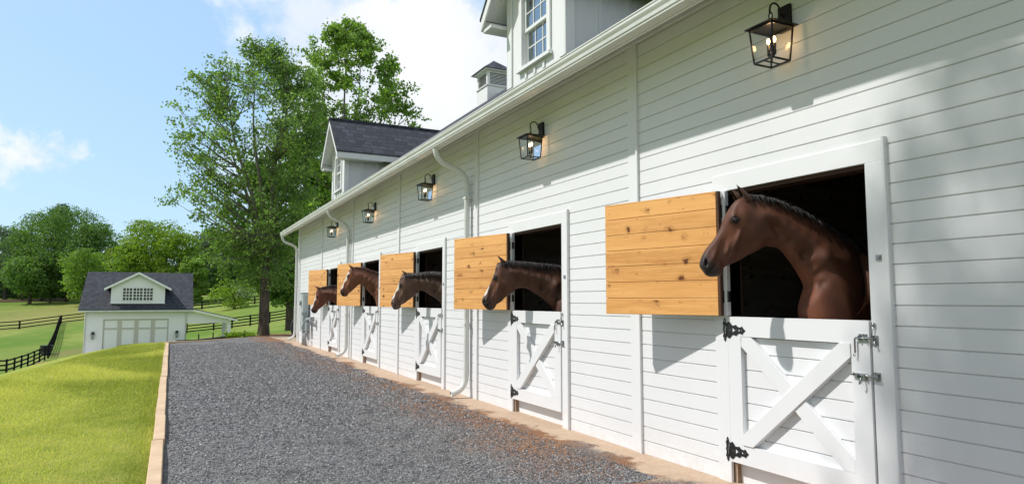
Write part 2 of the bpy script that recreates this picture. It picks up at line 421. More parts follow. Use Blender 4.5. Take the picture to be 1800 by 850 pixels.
def raw_mesh(name, V, F, tone=None, layer='tone'):
    """V (n,3); F (m,k) constant k"""
    V = np.asarray(V, np.float32); F = np.asarray(F, np.int32); k = F.shape[1]
    me = bpy.data.meshes.new(name); me.vertices.add(len(V)); me.vertices.foreach_set('co', V.ravel())
    me.loops.add(F.size); me.loops.foreach_set('vertex_index', F.ravel())
    me.polygons.add(len(F)); me.polygons.foreach_set('loop_start', np.arange(0, F.size, k, dtype=np.int32))
    me.polygons.foreach_set('loop_total', np.full(len(F), k, np.int32))
    me.update(calc_edges=True)
    if tone is not None:
        ca = me.color_attributes.new(layer, 'FLOAT_COLOR', 'POINT')
        T = np.asarray(tone, np.float32)
        if T.ndim == 1: T = np.stack([T, T, T, np.ones_like(T)], 1)
        elif T.shape[1] == 3: T = np.concatenate([T, np.ones((len(T), 1), np.float32)], 1)
        ca.data.foreach_set('color', T.ravel())
    me.validate()
    return me


class B:
    """collects solid pieces for ONE mesh"""
    def __init__(s): s.bm = bmesh.new(); s.mi = 0

    def _fin(s, geom):
        for f in geom:
            if isinstance(f, bmesh.types.BMFace): f.material_index = s.mi

    def box(s, x0, x1, y0, y1, z0, z1):
        vs = [s.bm.verts.new(p) for p in ((x0, y0, z0), (x1, y0, z0), (x1, y1, z0), (x0, y1, z0), (x0, y0, z1), (x1, y0, z1), (x1, y1, z1), (x0, y1, z1))]
        for q in ((3, 2, 1, 0), (4, 5, 6, 7), (0, 1, 5, 4), (1, 2, 6, 5), (2, 3, 7, 6), (3, 0, 4, 7)):
            f = s.bm.faces.new([vs[i] for i in q]); f.material_index = s.mi
        return s

    def obox(s, c, ax, ay, az, hx, hy, hz):
        c = Vector(c); ax, ay, az = Vector(ax).normalized(), Vector(ay).normalized(), Vector(az).normalized()
        vs = []
        for dz in (-1, 1):
            for dx, dy in ((-1, -1), (1, -1), (1, 1), (-1, 1)):
                vs.append(s.bm.verts.new(c + ax * hx * dx + ay * hy * dy + az * hz * dz))
        for q in ((3, 2, 1, 0), (4, 5, 6, 7), (0, 1, 5, 4), (1, 2, 6, 5), (2, 3, 7, 6), (3, 0, 4, 7)):
            f = s.bm.faces.new([vs[i] for i in q]); f.material_index = s.mi
        return s

    def bar(s, p, q, w, h, up=(0, 0, 1)):
        p, q = Vector(p), Vector(q); d = (q - p); L = d.length; d.normalize(); up = Vector(up)
        side = d.cross(up)
        if side.length < 1e-4: side = d.cross(Vector((1, 0, 0)))
        side.normalize(); u2 = side.cross(d)
        return s.obox((p + q) / 2, d, side, u2, L / 2, w / 2, h / 2)

    def prism(s, pts, axis, a, b):
        """pts 2D polygon; axis 0: (y,z) extruded in x; 1: (x,z) extruded in y; 2: (x,y) in z"""
        def mk(p, t):
            if axis == 0: return (t, p[0], p[1])
            if axis == 1: return (p[0], t, p[1])
            return (p[0], p[1], t)
        A = [s.bm.verts.new(mk(p, a)) for p in pts]; C = [s.bm.verts.new(mk(p, b)) for p in pts]
        n = len(pts)
        fs = [s.bm.faces.new(A), s.bm.faces.new(C[::-1])]
        for i in range(n): fs.append(s.bm.faces.new((A[i], C[i], C[(i + 1) % n], A[(i + 1) % n])))
        for f in fs: f.material_index = s.mi
        return s

    def tube(s, pts, r, n=10, caps=True):
        pts = [Vector(p) for p in pts]; rs = r if isinstance(r, (list, tuple)) else [r] * len(pts)
        rings = []; prev = None
        for i, p in enumerate(pts):
            d = (pts[min(i + 1, len(pts) - 1)] - pts[max(i - 1, 0)]).normalized()
            if prev is None:
                a = d.cross(Vector((0, 0, 1)))
                if a.length < .05: a = d.cross(Vector((1, 0, 0)))
            else:
                a = prev - d * prev.dot(d)
            a.normalize(); prev = a; b2 = d.cross(a)
            rings.append([s.bm.verts.new(p + (a * math.cos(2 * math.pi * k / n) + b2 * math.sin(2 * math.pi * k / n)) * rs[i]) for k in range(n)])
        for i in range(len(rings) - 1):
            for k in range(n):
                f = s.bm.faces.new((rings[i][k], rings[i][(k + 1) % n], rings[i + 1][(k + 1) % n], rings[i + 1][k])); f.material_index = s.mi; f.smooth = True
        if caps:
            for rg in (rings[0][::-1], rings[-1]):
                f = s.bm.faces.new(rg); f.material_index = s.mi
        return s

    def disc(s, c, nrm, r, th, n=12):
        c = Vector(c); nrm = Vector(nrm).normalized()
        return s.tube([c - nrm * th / 2, c + nrm * th / 2], r, n)

    def ball(s, c, r, sx=1, sy=1, sz=1, seg=12):
        g = bmesh.ops.create_uvsphere(s.bm, u_segments=seg, v_segments=seg // 2 + 2, radius=r, matrix=Matrix.Translation(c) @ Matrix.Diagonal((sx, sy, sz, 1)))
        for v in g['verts']:
            for f in v.link_faces: f.material_index = s.mi; f.smooth = True
        return s

    def done(s, name, mats, parent=None, bevel=0.0, seg=1):
        bmesh.ops.recalc_face_normals(s.bm, faces=s.bm.faces[:])
        if bevel:
            bmesh.ops.bevel(s.bm, geom=s.bm.edges[:], offset=bevel, segments=seg, affect='EDGES', clamp_overlap=True)
        me = bpy.data.meshes.new(name); s.bm.to_mesh(me); s.bm.free()
        return link(name, me, mats, parent)


def dup(o, parent, loc=None, children=True):
    c = o.copy(); COL.objects.link(c); inv = o.matrix_parent_inverse.copy(); c.parent = parent; c.matrix_parent_inverse = inv
    if loc is not None: c.location = loc
    if children:
        for ch in list(o.children): dup(ch, c)
    return c


def holed_plate(name, outer, holes, th, M4, mat, parent):
    cu = bpy.data.curves.new(name, 'CURVE'); cu.dimensions = '2D'; cu.fill_mode = 'BOTH'; cu.extrude = th / 2
    for pl in [outer] + holes:
        sp = cu.splines.new('POLY'); sp.points.add(len(pl) - 1)
        for i, p in enumerate(pl): sp.points[i].co = (p[0], p[1], 0, 1)
        sp.use_cyclic_u = True
    tmp = bpy.data.objects.new('tmp', cu); COL.objects.link(tmp)
    dg = bpy.context.evaluated_depsgraph_get(); me = bpy.data.meshes.new_from_object(tmp.evaluated_get(dg))
    bpy.data.objects.remove(tmp); bpy.data.curves.remove(cu)
    me.transform(M4); me.name = name
    for f in me.polygons: f.use_smooth = False
    me.materials.clear()
    return link(name, me, mat, parent)


# ================================================================== TERRAIN
CP = np.array([(-11.9, 69.3, -4.95), (-11.3, 84.7, -4.8), (-14, 110.7, -4.2), (-17.8, 149.5, -2.8), (-13.7, 139.5, -2.5), (-23.1, 141, -3.6), (-25.3, 141, -3.9),
               (2.7, 97.8, -2.8), (5.1, 96.5, -2.5), (7.6, 95.2, -2.2), (9.3, 94.4, -1.9), (11.5, 93.3, -1.6), (13.7, 92.1, -1.15), (14.1, 89.7, -1.0),
               (5.3, 141, -.26), (10.5, 138.4, .37), (13.4, 136.9, .7), (17.4, 131.5, 1.1), (19.8, 126.9, 1.4),
               (-42.5, 234, 1.3), (-28.3, 227, 1.3), (-21.3, 223.6, 1.5), (-7.1, 216.6, 1.5), (5.4, 176.8, .9), (12.6, 184, 2.4), (27.6, 176.7, 3.6),
               (-7.5, 64.8, -3.7), (-6.1, 61, -2.95), (-2.3, 61, -2.5), (1.1, 60, -2.15), (4.3, 59, -1.7), (3.2, 32.2, -.35), (10, 45, -.8), (20, 60, -.3),
               (-6, 40, -3.2), (-20, 40, -5), (-40, 90, -5.5), (-60, 150, -3), (60, 120, 3), (60, 40, .5), (-60, 20, -6), (60, 220, 6), (-80, 260, 2), (0, 300, 4),
               (-120, 100, -4), (120, 100, 3), (-120, 300, 4), (120, 300, 7), (-6, 20, -2.2), (-12, 8, -4.5), (-12, -10, -4.5), (-40, -20, -5.5), (30, 10, 0), (30, -30, 0)], float)


def _tps(r):
    return np.where(r > 0, r * r * np.log(np.maximum(r, 1e-9)), 0)


_P = CP[:, :2] / 50.0
_K = _tps(np.linalg.norm(_P[:, None] - _P[None], axis=2)) + np.eye(len(_P)) * .004
_A = np.zeros((len(_P) + 3,) * 2); _A[:-3, :-3] = _K; _A[:-3, -3] = 1; _A[:-3, -2:] = _P; _A[-3, :-3] = 1; _A[-2:, :-3] = _P.T
_W = np.linalg.solve(_A, np.concatenate([CP[:, 2], [0, 0, 0]]))


def field(X, Y):
    Xc = np.clip(X, -120, 120); Yc = np.clip(Y, -30, 300)
    p = np.stack([Xc, Yc], -1) / 50.0
    r = np.linalg.norm(p[..., None, :] - _P, axis=-1)
    z = _tps(r) @ _W[:-3] + _W[-3] + p @ _W[-2:]
    return np.clip(z, -6.5, 9)


def sstep(x):
    x = np.clip(x, 0, 1); return x * x * (3 - 2 * x)


def plateau_q(X, Y):
    e = np.interp(Y, [-10, 6, 14.5, 19, 21.9, 24.1], [5.5, 3.5, 2.35, 1.55, 1.15, .45])
    ql = -X - e
    F = np.interp(X, [-3, 0, .8, 2.4, 4.2, 8, 20], [24.2, 24.3, 24.9, 26.6, 29.0, 33, 33])
    qf = Y - F
    return np.maximum(ql, qf)


def hgt(X, Y):
    X = np.asarray(X, float); Y = np.asarray(Y, float)
    q = plateau_q(X, Y); f = field(X, Y)
    qq = np.maximum(q, 0); m = 1 - np.exp(-(qq / np.where(X > 1.5, 10, 5.0)) ** 1.35)
    z = m * f + (1 - m) * (-.02)
    bump_ = .03 * np.sin(X * .9 + 1.3 * np.sin(Y * .4)) * np.sin(Y * .7) * np.clip(np.abs(X) / 2, 0, 1) * np.clip(-X, 0, 1)
    return z + bump_


def axis_pts(lo, hi, c0, c1, fine, grow=1.12):
    a = list(np.arange(c0, c1 + 1e-6, fine)); s = fine; x = c1
    while x < hi: s *= grow; x += s; a.append(x)
    s = fine; x = c0
    while x > lo: s *= grow; x -= s; a.insert(0, x)
    return np.array(a)


xs = axis_pts(-900, 900, -6, 6, .25); ys = axis_pts(-200, 1500, -2, 30, .3, 1.06)
GX, GY = np.meshgrid(xs, ys); GZ = hgt(GX, GY)
inside = (GX > .3) & (GX < 40) & (GY < 23.0) & (GY > -40)
GZ = np.where(inside, -.12, GZ)
GZ = np.where((GX > -0.06) & (GY < 25.5) & (plateau_q(GX, GY) < -.3), -.14, GZ)
nx, ny = len(xs), len(ys); idx = np.arange(nx * ny).reshape(ny, nx)
F = np.stack([idx[:-1, :-1], idx[:-1, 1:], idx[1:, 1:], idx[1:, :-1]], -1).reshape(-1, 4)
gm = raw_mesh('ground', np.stack([GX, GY, GZ], -1).reshape(-1, 3), F)
cen = np.stack([GX, GY], -1).reshape(-1, 2)[F].mean(1)
ground = link('ground', gm, [M['meadow'], M['lawn']], smooth=True)
mi = ((cen[:, 0] < -.01) & (plateau_q(cen[:, 0], cen[:, 1]) < 5) & (cen[:, 1] < 34)).astype(np.int32)
gm.polygons.foreach_set('material_index', mi); tag(ground, kind='structure')

# gravel yard
xs = np.concatenate([np.arange(-.06, 3.84, .12), np.arange(3.9, 6.1, .3)]); ys = np.concatenate([np.arange(-6, 10, .12), np.arange(10, 29.5, .25)])
GX, GY = np.meshgrid(xs, ys)
nz = (np.sin(GX * 2.1 + GY * .8) * np.sin(GY * 1.3 - GX * .6) * .009 + np.sin(GX * 5.3 - 1.7 * np.sin(GY * 1.1)) * np.sin(GY * 4.1 + GX) * .006)
GZ = .006 + nz + np.interp(GX, [0, .3, 1.6, 3.2, 3.5], [-.035, -.01, .012, .0, .004]) - np.clip(plateau_q(GX, GY) + .1, 0, 5) * .08
GZ = np.where(GX > 3.3, np.minimum(GZ, .008), GZ)
idx = np.arange(GX.size).reshape(GX.shape)
F = np.stack([idx[:-1, :-1], idx[:-1, 1:], idx[1:, 1:], idx[1:, :-1]], -1).reshape(-1, 4)
cxy = np.stack([GX, GY], -1).reshape(-1, 2)[F].mean(1)
keep = (plateau_q(cxy[:, 0], cxy[:, 1]) < .12) & ~((cxy[:, 0] > 3.86) & (cxy[:, 1] < 23.3))
gv = link('gravel_yard', raw_mesh('gravel_yard', np.stack([GX, GY, GZ], -1).reshape(-1, 3), F[keep]), M['gravel'], smooth=True); tag(gv, kind='structure')

# loose stones lying on the gravel close by
def scatter_stones():
    n = 75000
    y = 4.2 + (RNG.random(n) ** 2.3) * 19; x = RNG.uniform(.03, 3.3, n)
    s = RNG.uniform(.004, .0115, n) * np.clip(y / 6, .9, 1.6)
    nz = (np.sin(x * 2.1 + y * .8) * np.sin(y * 1.3 - x * .6) * .009 + np.sin(x * 5.3 - 1.7 * np.sin(y * 1.1)) * np.sin(y * 4.1 + x) * .006)
    z = .006 + nz + np.interp(x, [0, .3, 1.6, 3.2, 3.5], [-.035, -.01, .012, .0, .004]) + s * .15
    base = np.array([(1, 0, 0), (-1, 0, 0), (0, 1, 0), (0, -1, 0), (0, 0, .75), (0, 0, -.75)], float)
    Vv = base[None] * s[:, None, None] * RNG.uniform(.55, 1.35, (n, 6, 1))
    a = RNG.uniform(0, 6.28, n); ca, sa = np.cos(a), np.sin(a)
    X = Vv[..., 0] * ca[:, None] - Vv[..., 1] * sa[:, None] + x[:, None]; Y = Vv[..., 0] * sa[:, None] + Vv[..., 1] * ca[:, None] + y[:, None]; Z = Vv[..., 2] + z[:, None] + RNG.normal(0, .15, (n, 6)) * s[:, None]
    V = np.stack([X, Y, Z], -1).reshape(-1, 3)
    f = np.array([(0, 2, 4), (2, 1, 4), (1, 3, 4), (3, 0, 4), (2, 0, 5), (1, 2, 5), (3, 1, 5), (0, 3, 5)])
    Fc = (f[None] + (np.arange(n) * 6)[:, None, None]).reshape(-1, 3)
    tone = np.repeat(np.clip(RNG.beta(1.05, 1.35, n), 0, 1), 6)
    o = link('gravel', raw_mesh('gravel', V, Fc, tone), M['stones']); tag(o, 'loose grey crushed stones covering the yard between timber edging and barn', 'gravel', kind='stuff')


scatter_stones()


def scatter_grass():
    n = 230000
    y = 3.6 + (RNG.random(n) ** 1.45) * 22; w = np.interp(y, [0, 6, 14.5, 19, 21.9, 24.1, 26], [5, 4.2, 3.2, 2.4, 2.0, 1.4, 1.2])
    x = -.11 - RNG.random(n) * w
    z = hgt(x, y)
    patch = np.clip(.5 + .3 * np.sin(x * 3.1 + y * .7 + np.sin(y * 1.3)) + .3 * np.sin(y * .9 - x * 1.9 + 2 * np.sin(x * 1.1)), 0, 1)
    edge = (x > -.28)
    h = RNG.uniform(.010, .024, n) * (1 + .5 * patch) * np.clip(y / 9, 1, 1.8); h = np.where(edge, h * 1.5, h)
    wd = RNG.uniform(.0018, .0034, n) * np.clip(y / 6, 1, 3)
    a = RNG.uniform(0, 6.28, n); lean = RNG.uniform(.2, 1.0, n) * h; la = RNG.uniform(0, 6.28, n)
    P0 = np.stack([x - np.cos(a) * wd, y - np.sin(a) * wd, z - .004], -1); P1 = np.stack([x + np.cos(a) * wd, y + np.sin(a) * wd, z - .004], -1)
    P2 = np.stack([x + np.cos(la) * lean, y + np.sin(la) * lean, z + h], -1)
    V = np.stack([P0, P1, P2], 1).reshape(-1, 3); Fc = np.arange(n * 3).reshape(-1, 3)
    dry = np.clip(np.sin(x * 1.3 + 2.1 * np.sin(y * .45)) * np.sin(y * .62 + 1.1) * 1.4, -.3, .5); tone = np.clip(.45 * patch + dry + RNG.normal(.25, .3, n) - np.where(edge, .12, 0), 0, 1)
    o = link('grass', raw_mesh('grass', V, Fc, np.repeat(tone, 3)), M['grassblade']); tag(o, 'short yellow green lawn grass left of the timber edging', 'grass', kind='stuff')


scatter_grass()

# mulch strip and pale drive beside the garage
def patch_sheet(name, pts, mat, dz=.02):
    bm = bmesh.new(); c = np.mean(pts, 0); n = 14
    rings = []
    for k in range(1, n + 1):
        r = k / n
        rings.append([bm.verts.new((c[0] + (p[0] - c[0]) * r, c[1] + (p[1] - c[1]) * r, float(hgt(c[0] + (p[0] - c[0]) * r, c[1] + (p[1] - c[1]) * r)) + dz)) for p in pts])
    cv = bm.verts.new((c[0], c[1], float(hgt(c[0], c[1])) + dz)); m = len(pts)
    for i in range(m): bm.faces.new((cv, rings[0][i], rings[0][(i + 1) % m]))
    for k in range(n - 1):
        for i in range(m): bm.faces.new((rings[k][i], rings[k + 1][i], rings[k + 1][(i + 1) % m], rings[k][(i + 1) % m]))
    me = bpy.data.meshes.new(name); bm.to_mesh(me); bm.free(); o = link(name, me, mat, smooth=True); tag(o, kind='structure'); return o


def blob(cx, cy, rx, ry, n=28, amp=.12, rot=0, seed=1):
    r = random.Random(seed); out = []
    ph = [r.uniform(0, 6.28) for _ in range(4)]
    for k in range(n):
        a = 2 * math.pi * k / n; s = 1 + amp * sum(math.sin((j + 2) * a + ph[j]) / (j + 1) for j in range(4))
        x, y = rx * s * math.cos(a), ry * s * math.sin(a)
        out.append((cx + x * math.cos(rot) - y * math.sin(rot), cy + x * math.sin(rot) + y * math.cos(rot)))
    return out


patch_sheet('mulch_bed', blob(3.7, 27.9, 2.0, .85, seed=3), M['mulch'], .035)
patch_sheet('driveway', blob(-6.9, 60.6, 2.4, 5.4, seed=5, amp=.08), M['drive'], .04)
patch_sheet('forest_floor', blob(-26, 232, 34, 9, seed=8, amp=.06, n=40), M['litter'], .12)

# ================================================================== BARN
D = 3.735; PB = 3.59; YN, YF = -6.0, 23.25
GX0, GZ0, SL = 3.12, 3.515, .738      # gutter lip, roof slope
RIDGE_X = 8.1


def roofz(x): return GZ0 + SL * (x - GX0)


barn = empty('horse_barn', (D, 23.25, 0), 'long white shiplap horse barn with charcoal roof, dormers and five pine shuttered stall openings', 'barn')
BI = Matrix.Translation((-D, -23.25, 0))


def bpart(o):
    """built in world coordinates, parent to the barn empty"""
    o.parent = barn; o.matrix_parent_inverse = BI; return o


PITCH = .118; DY0 = [(2.70 + PB * k, 3.86 + PB * k) for k in range(5)]


def siding(bm, y0, y1, z0, z1, X=D, axis='y', sgn=-1, z_off=.001, groove=.005, deep=.011, mi=0):
    """horizontal shiplap surface with real grooves. axis y: plane X=const, faces -x"""
    k0 = math.floor((z0 - z_off) / PITCH)
    k = k0
    while True:
        a = z_off + k * PITCH; b = a + PITCH
        if a >= z1 - 1e-4: break
        prof = [(a, deep), (a + groove, deep), (a + groove + .0006, .0025), (a + groove + .0045, 0.0), (b - .0015, 0.0), (b, .0018), (b + 1e-5, deep)]
        prev = None
        for (z, d) in prof:
            z = min(max(z, z0), z1)
            if axis == 'y': p = (bm.verts.new((X - sgn * d, y0, z)), bm.verts.new((X - sgn * d, y1, z)))
            else: p = (bm.verts.new((y0, X - sgn * d, z)), bm.verts.new((y1, X - sgn * d, z)))
            if prev is not None and abs(prev[0].co.z - z) + abs((prev[0].co - p[0].co).length) > 1e-6:
                f = bm.faces.new((prev[0], prev[1], p[1], p[0])); f.material_index = mi
            prev = p
        k += 1


bm = bmesh.new()
TOPZ = 3.78
siding(bm, YN, YF, 2.283, TOPZ)
edges = [YN] + [v for a, b in DY0 for v in (a - .14, b + .14)] + [YF]
for i in range(0, len(edges), 2): siding(bm, edges[i], edges[i + 1], 0.001, 2.283)
bmesh.ops.remove_doubles(bm, verts=bm.verts[:], dist=1e-6)
bmesh.ops.recalc_face_normals(bm, faces=bm.faces[:])
me = bpy.data.meshes.new('wall'); bm.to_mesh(me); bm.free(); bpart(link('wall', me, M['siding']))
# structural wall behind the boards, with the openings left free
w = B()
w.box(D + .014, D + .12, YN, YF, 2.155, TOPZ)
e2 = [YN] + [v for a, b in DY0 for v in (a, b)] + [YF]
for i in range(0, len(e2), 2): w.box(D + .014, D + .12, e2[i], e2[i + 1], -.15, 2.1549)
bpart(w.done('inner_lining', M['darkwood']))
# other walls (end, back, near end)
w = B(); BX = 2 * RIDGE_X - D
for yy in (YN, YF - .12):
    w.prism([(D + .122, -.15), (BX, -.15), (BX, roofz(D) - .12), (RIDGE_X, roofz(RIDGE_X) - .14), (D + .122, roofz(D) - .06)], 1, yy, yy + .12)
w.box(BX - .12, BX + .0, YN + .121, YF - .121, -.15, 3.8)
bpart(w.done('end_and_rear_wall', M['siding']))
# stalls: aisle wall, partitions, floor, ceiling
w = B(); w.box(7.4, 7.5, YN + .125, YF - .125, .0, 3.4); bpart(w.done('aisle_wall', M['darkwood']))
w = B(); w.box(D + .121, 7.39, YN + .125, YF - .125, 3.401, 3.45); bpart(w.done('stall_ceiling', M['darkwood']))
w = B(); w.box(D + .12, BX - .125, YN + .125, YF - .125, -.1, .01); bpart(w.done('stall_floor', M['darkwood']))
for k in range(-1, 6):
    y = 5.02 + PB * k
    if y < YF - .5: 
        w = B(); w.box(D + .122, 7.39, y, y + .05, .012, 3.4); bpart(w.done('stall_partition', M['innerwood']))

# battens with their narrow cap strips
bat0 = None
for k in range(-1, 6):
    y = PB * k
    if bat0 is None:
        w = B(); w.box(D - .006, D + .012, 4.955, 5.085, .002, TOPZ - .02); w.box(D - .024, D + .012, 4.926, 4.953, .002, TOPZ - .02)
        bat0 = bpart(w.done('batten', M['trim'], bevel=.0025)); bat0.location.y = y; base_b = y
    else:
        c = dup(bat0, barn); c.location.y = y
w = B(); w.box(D - .022, D + .10, YF - .10, YF + .022, .002, TOPZ - .02); bpart(w.done('corner_board', M['trim'], bevel=.003))
# frieze board below the soffit
w = B(); w.box(D - .028, D - .0065, YN, YF, 3.665, 3.80); w.box(D - .036, D - .029, YN, YF, 3.665, 3.685); bpart(w.done('frieze_board', M['board'], bevel=.002))
# roof: shingles, sheathing, soffit, fascia, gutter
w = B()
for sgn in (0, 1):
    def mx(x): return x if sgn == 0 else 2 * RIDGE_X - x
    w.prism([(mx(3.17), roofz(3.17) - .005), (RIDGE_X, roofz(RIDGE_X) - .005), (RIDGE_X, roofz(RIDGE_X) - .045), (mx(3.17), roofz(3.17) - .045)], 1, YN - .2, YF + .1)
bpart(w.done('roof', M['shingle_w']))
w = B(); w.prism([(3.262, roofz(3.26) - .051), (RIDGE_X - .01, roofz(RIDGE_X - .01) - .051), (RIDGE_X - .01, roofz(RIDGE_X - .01) - .16), (3.262, roofz(3.26) - .16)], 1, YN - .18, YF + .08)
bpart(w.done('soffit', M['board']))
w = B(); w.box(3.235, 3.26, YN - .2, YF + .1, 3.42, 3.575); bpart(w.done('fascia', M['board'], bevel=.002))


def gutter(y0, y1):
    # K style section, outside then inside, lip curled
    o = [(3.232, 3.555), (3.232, 3.425), (3.158, 3.425), (3.150, 3.432), (3.150, 3.446), (3.141, 3.452), (3.137, 3.478), (3.126, 3.496), (3.120, 3.508), (3.120, 3.530), (3.114, 3.532), (3.114, 3.542), (3.132, 3.542),
         (3.132, 3.536), (3.124, 3.534), (3.124, 3.510), (3.131, 3.498), (3.141, 3.480), (3.146, 3.455), (3.154, 3.449), (3.156, 3.431), (3.228, 3.431), (3.228, 3.555)]
    w = B(); w.prism(o, 1, y0, y1)
    w.box(3.116, 3.231, y1 + .0005, y1 + .004, 3.43, 3.54); return w.done('gutter', M['gutter'])


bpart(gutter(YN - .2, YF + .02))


def downspout(y, kick=True, end=None):
    w = B(); r = .040
    def arc(p0, p1, p2, n=6):
        p0, p1, p2 = map(Vector, (p0, p1, p2)); return [p0 * (1 - t) ** 2 + p1 * 2 * t * (1 - t) + p2 * t * t for t in np.linspace(0, 1, n)]
    X1 = D - .062
    pts = arc((3.195, y, 3.45), (3.195, y, 3.30), (3.30, y, 3.235)) + arc((3.50, y, 3.16), (X1, y, 3.09), (X1, y, 2.93)) + arc((X1, y, .32), (X1, y, .13), (X1 - .16, y, .085)) + [Vector((X1 - .22, y, .068))]
    w.tube(pts, r, 14, caps=False); w.tube([pts[-1] + Vector((.012, 0, .002)), pts[-1] + Vector((.01, 0, .002))], .038, 14)
    for z in (2.75, 1.0): w.box(X1 - .043, D - .003, y - .046, y + .046, z, z + .03)
    return w.done('downspout', M['gutter'])


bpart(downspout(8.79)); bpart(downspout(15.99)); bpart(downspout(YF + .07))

# ---- one bay: casing, lower door with braces and ironwork, open upper door
y0, y1 = DY0[0]


def bay0():
    parts = []
    w = B()
    w.box(D - .014, D + .013, y0 - .125, y0 - .004, .0, 2.154)          # right casing
    w.box(D - .014, D + .013, y1 + .006, y1 + .138, .0, 2.154)         # left casing
    w.box(D - .010, D + .013, y0 - .1255, y1 + .138, 2.155, 2.283)     # header
    w.box(D - .030, D + .012, y0 - .146, y0 - .126, .0, 2.295)           # projecting strip
    c = bpart(w.done('door_casing', M['trim'], bevel=.003)); parts.append(c)
    w = B()
    w.box(D + .0145, D + .13, y1 - .0, y1 + .03, .16, 2.154); w.box(D + .0145, D + .13, y0 - .03, y0, .16, 2.154); w.box(D + .0145, D + .13, y0 + .001, y1 - .001, 2.13, 2.154)
    parts.append(bpart(w.done('door_jamb', M['edgewood'])))
    w = B(); w.box(D + .055, D + .09, y0 - .002, y1 + .002, .0, .20); w.mi = 1; w.box(D + .0146, D + .13, y1 - .022, y1 + .004, .0, .17)
    parts.append(bpart(w.done('kick_board', [M['board'], M['rawwood']], bevel=.002)))
    # lower door: frame + shiplap infill
    bz, tz = .165, 1.212; a, b = y0 + .004, y1 - .006; f0, f1 = D - .026, D + .024
    w = B()
    w.box(f0, f1, a, b, tz - .14, tz); w.box(f0, f1, a, b, bz, bz + .135)
    w.box(f0, f1, b - .125, b, bz + .1352, tz - .1402); w.box(f0, f1, a, a + .125, bz + .1352, tz - .1402)
    w.box(D + .0242, D + .04, a, b, bz, tz - .002)
    siding(w.bm, a + .1, b - .1, bz + .12, tz - .13, X=D + .012)
    door = bpart(w.done('stable_door', M['trim'], bevel=0)); parts.append(door)

    def brace(p, q, wd, x0, x1, name):
        p = Vector((0, *p)); q = Vector((0, *q)); d = (q - p).normalized(); n = Vector((0, -d.z, d.y)) * wd / 2
        zl, zh = bz + .136, tz - .141; yl, yh = a + .126, b - .126
        poly = [p + n, q + n, q - n, p - n]
        # clip the brace to the inner panel
        P = [(v.y, v.z) for v in poly]
        def clip(P, f):
            out = []
            for i in range(len(P)):
                A, C = P[i], P[(i + 1) % len(P)]; fa, fc = f(A), f(C)
                if fa >= 0: out.append(A)
                if fa * fc < 0: t_ = fa / (fa - fc); out.append((A[0] + (C[0] - A[0]) * t_, A[1] + (C[1] - A[1]) * t_))
            return out
        for f in (lambda v: v[0] - yl, lambda v: yh - v[0], lambda v: v[1] - zl, lambda v: zh - v[1]): P = clip(P, f)
        w = B(); w.prism(P, 0, x0, x1); o = w.done(name, M['board'], door, bevel=.002); return o
    e = .25
    def ext(p, q):
        d = Vector(q) - Vector(p); d.normalize(); return (tuple(Vector(p) - d * e), tuple(Vector(q) + d * e))
    P1 = ext((b - .15, bz + .15), (a + .15, tz - .17)); brace(P1[0], P1[1], .112, f0 - .008, D + .0115, 'brace')
    P2 = ext((b - .15, tz - .16), (a + .15, bz + .16)); brace(P2[0], P2[1], .112, D - .024, D + .011, 'brace')
    # hinges: pointed leaf on the casing and scalloped strap on the door
    for z in (1.115, .245):
        strap = [(.0, .052), (.022, .062), (.038, .048), (.05, .034), (.072, .034), (.088, .04), (.104, .026), (.118, .022), (.134, .022), (.147, .030), (.160, .014), (.178, 0)]
        outl = strap + [(p[0], -p[1]) for p in strap[::-1][1:]]
        holes = [[(.052, .020), (.052, -.020), (.080, 0)], [(.112, .013), (.112, -.013), (.130, 0)]]
        Mx = Matrix(((0, 0, 1, f0 - .0025), (-1, 0, 0, y1 - .002), (0, 1, 0, z), (0, 0, 0, 1)))
        h = holed_plate('hinge', outl, holes, .004, Mx, M['iron'], door)
        w = B(); leaf = [(0, .088), (.011, .070), (.011, .058), (.020, .050), (.013, .034), (.013, .012), (.020, 0)]
        ol = leaf + [(p[0], -p[1]) for p in leaf[::-1][1:]]; ol = ol + [(-p[0] * .9, p[1]) for p in ol[::-1][1:-1]]
        w.prism([(y1 + .034 + p[0], z + p[1]) for p in ol], 0, D - .0195, D - .0148)
        w.tube([(D - .026, y1 + .006, z - .045), (D - .026, y1 + .006, z + .045)], .007, 8)
        w.mi = 1
        for zz in (z + .066, z, z - .066): w.disc((D - .020, y1 + .034, zz), (1, 0, 0), .0045, .003, 8)
        w.box(D - .026, D - .0155, y1 + .004, y1 + .022, z - .03, z + .03)
        w.done('hinge_leaf', [M['iron'], M['steel']], door)
        for yy in (y1 - .034, y1 - .093, y1 - .150):
            w = B(); w.disc((f0 - .005, yy, z), (1, 0, 0), .0045, .003, 8); w.done('screw', M['steel'], door)
    # top latch: cranked handle, guide and hasp
    w = B(); X = f0 - .016; ya = a + .085
    w.tube([(X, ya, 1.02), (X, ya, 1.10), (X - .002, ya - .006, 1.108), (X, a - .035, 1.108)], .0055, 8)
    w.tube([(X, ya, 1.018), (X - .004, ya + .010, 1.010), (X - .004, ya + .006, .998), (X, ya - .004, 1.004)], .003, 6)
    w.box(f0 - .004, f0 - .0005, a + .012, a + .066, 1.082, 1.132)
    for yy in (a + .018, a + .058): w.box(f0 - .024, f0 - .004, yy - .004, yy + .004, 1.095, 1.122)
    for yy in (a + .02, a + .04, a + .06): w.disc((f0 - .006, yy, 1.128), (1, 0, 0), .005, .006, 8)
    w.box(D - .020, D - .0148, a - .05, a - .012, 1.07, 1.125)
    w.tube([(D - .022, a - .03, 1.185), (D - .03, a - .022, 1.15), (D - .028, a - .018, 1.10)], .004, 6)
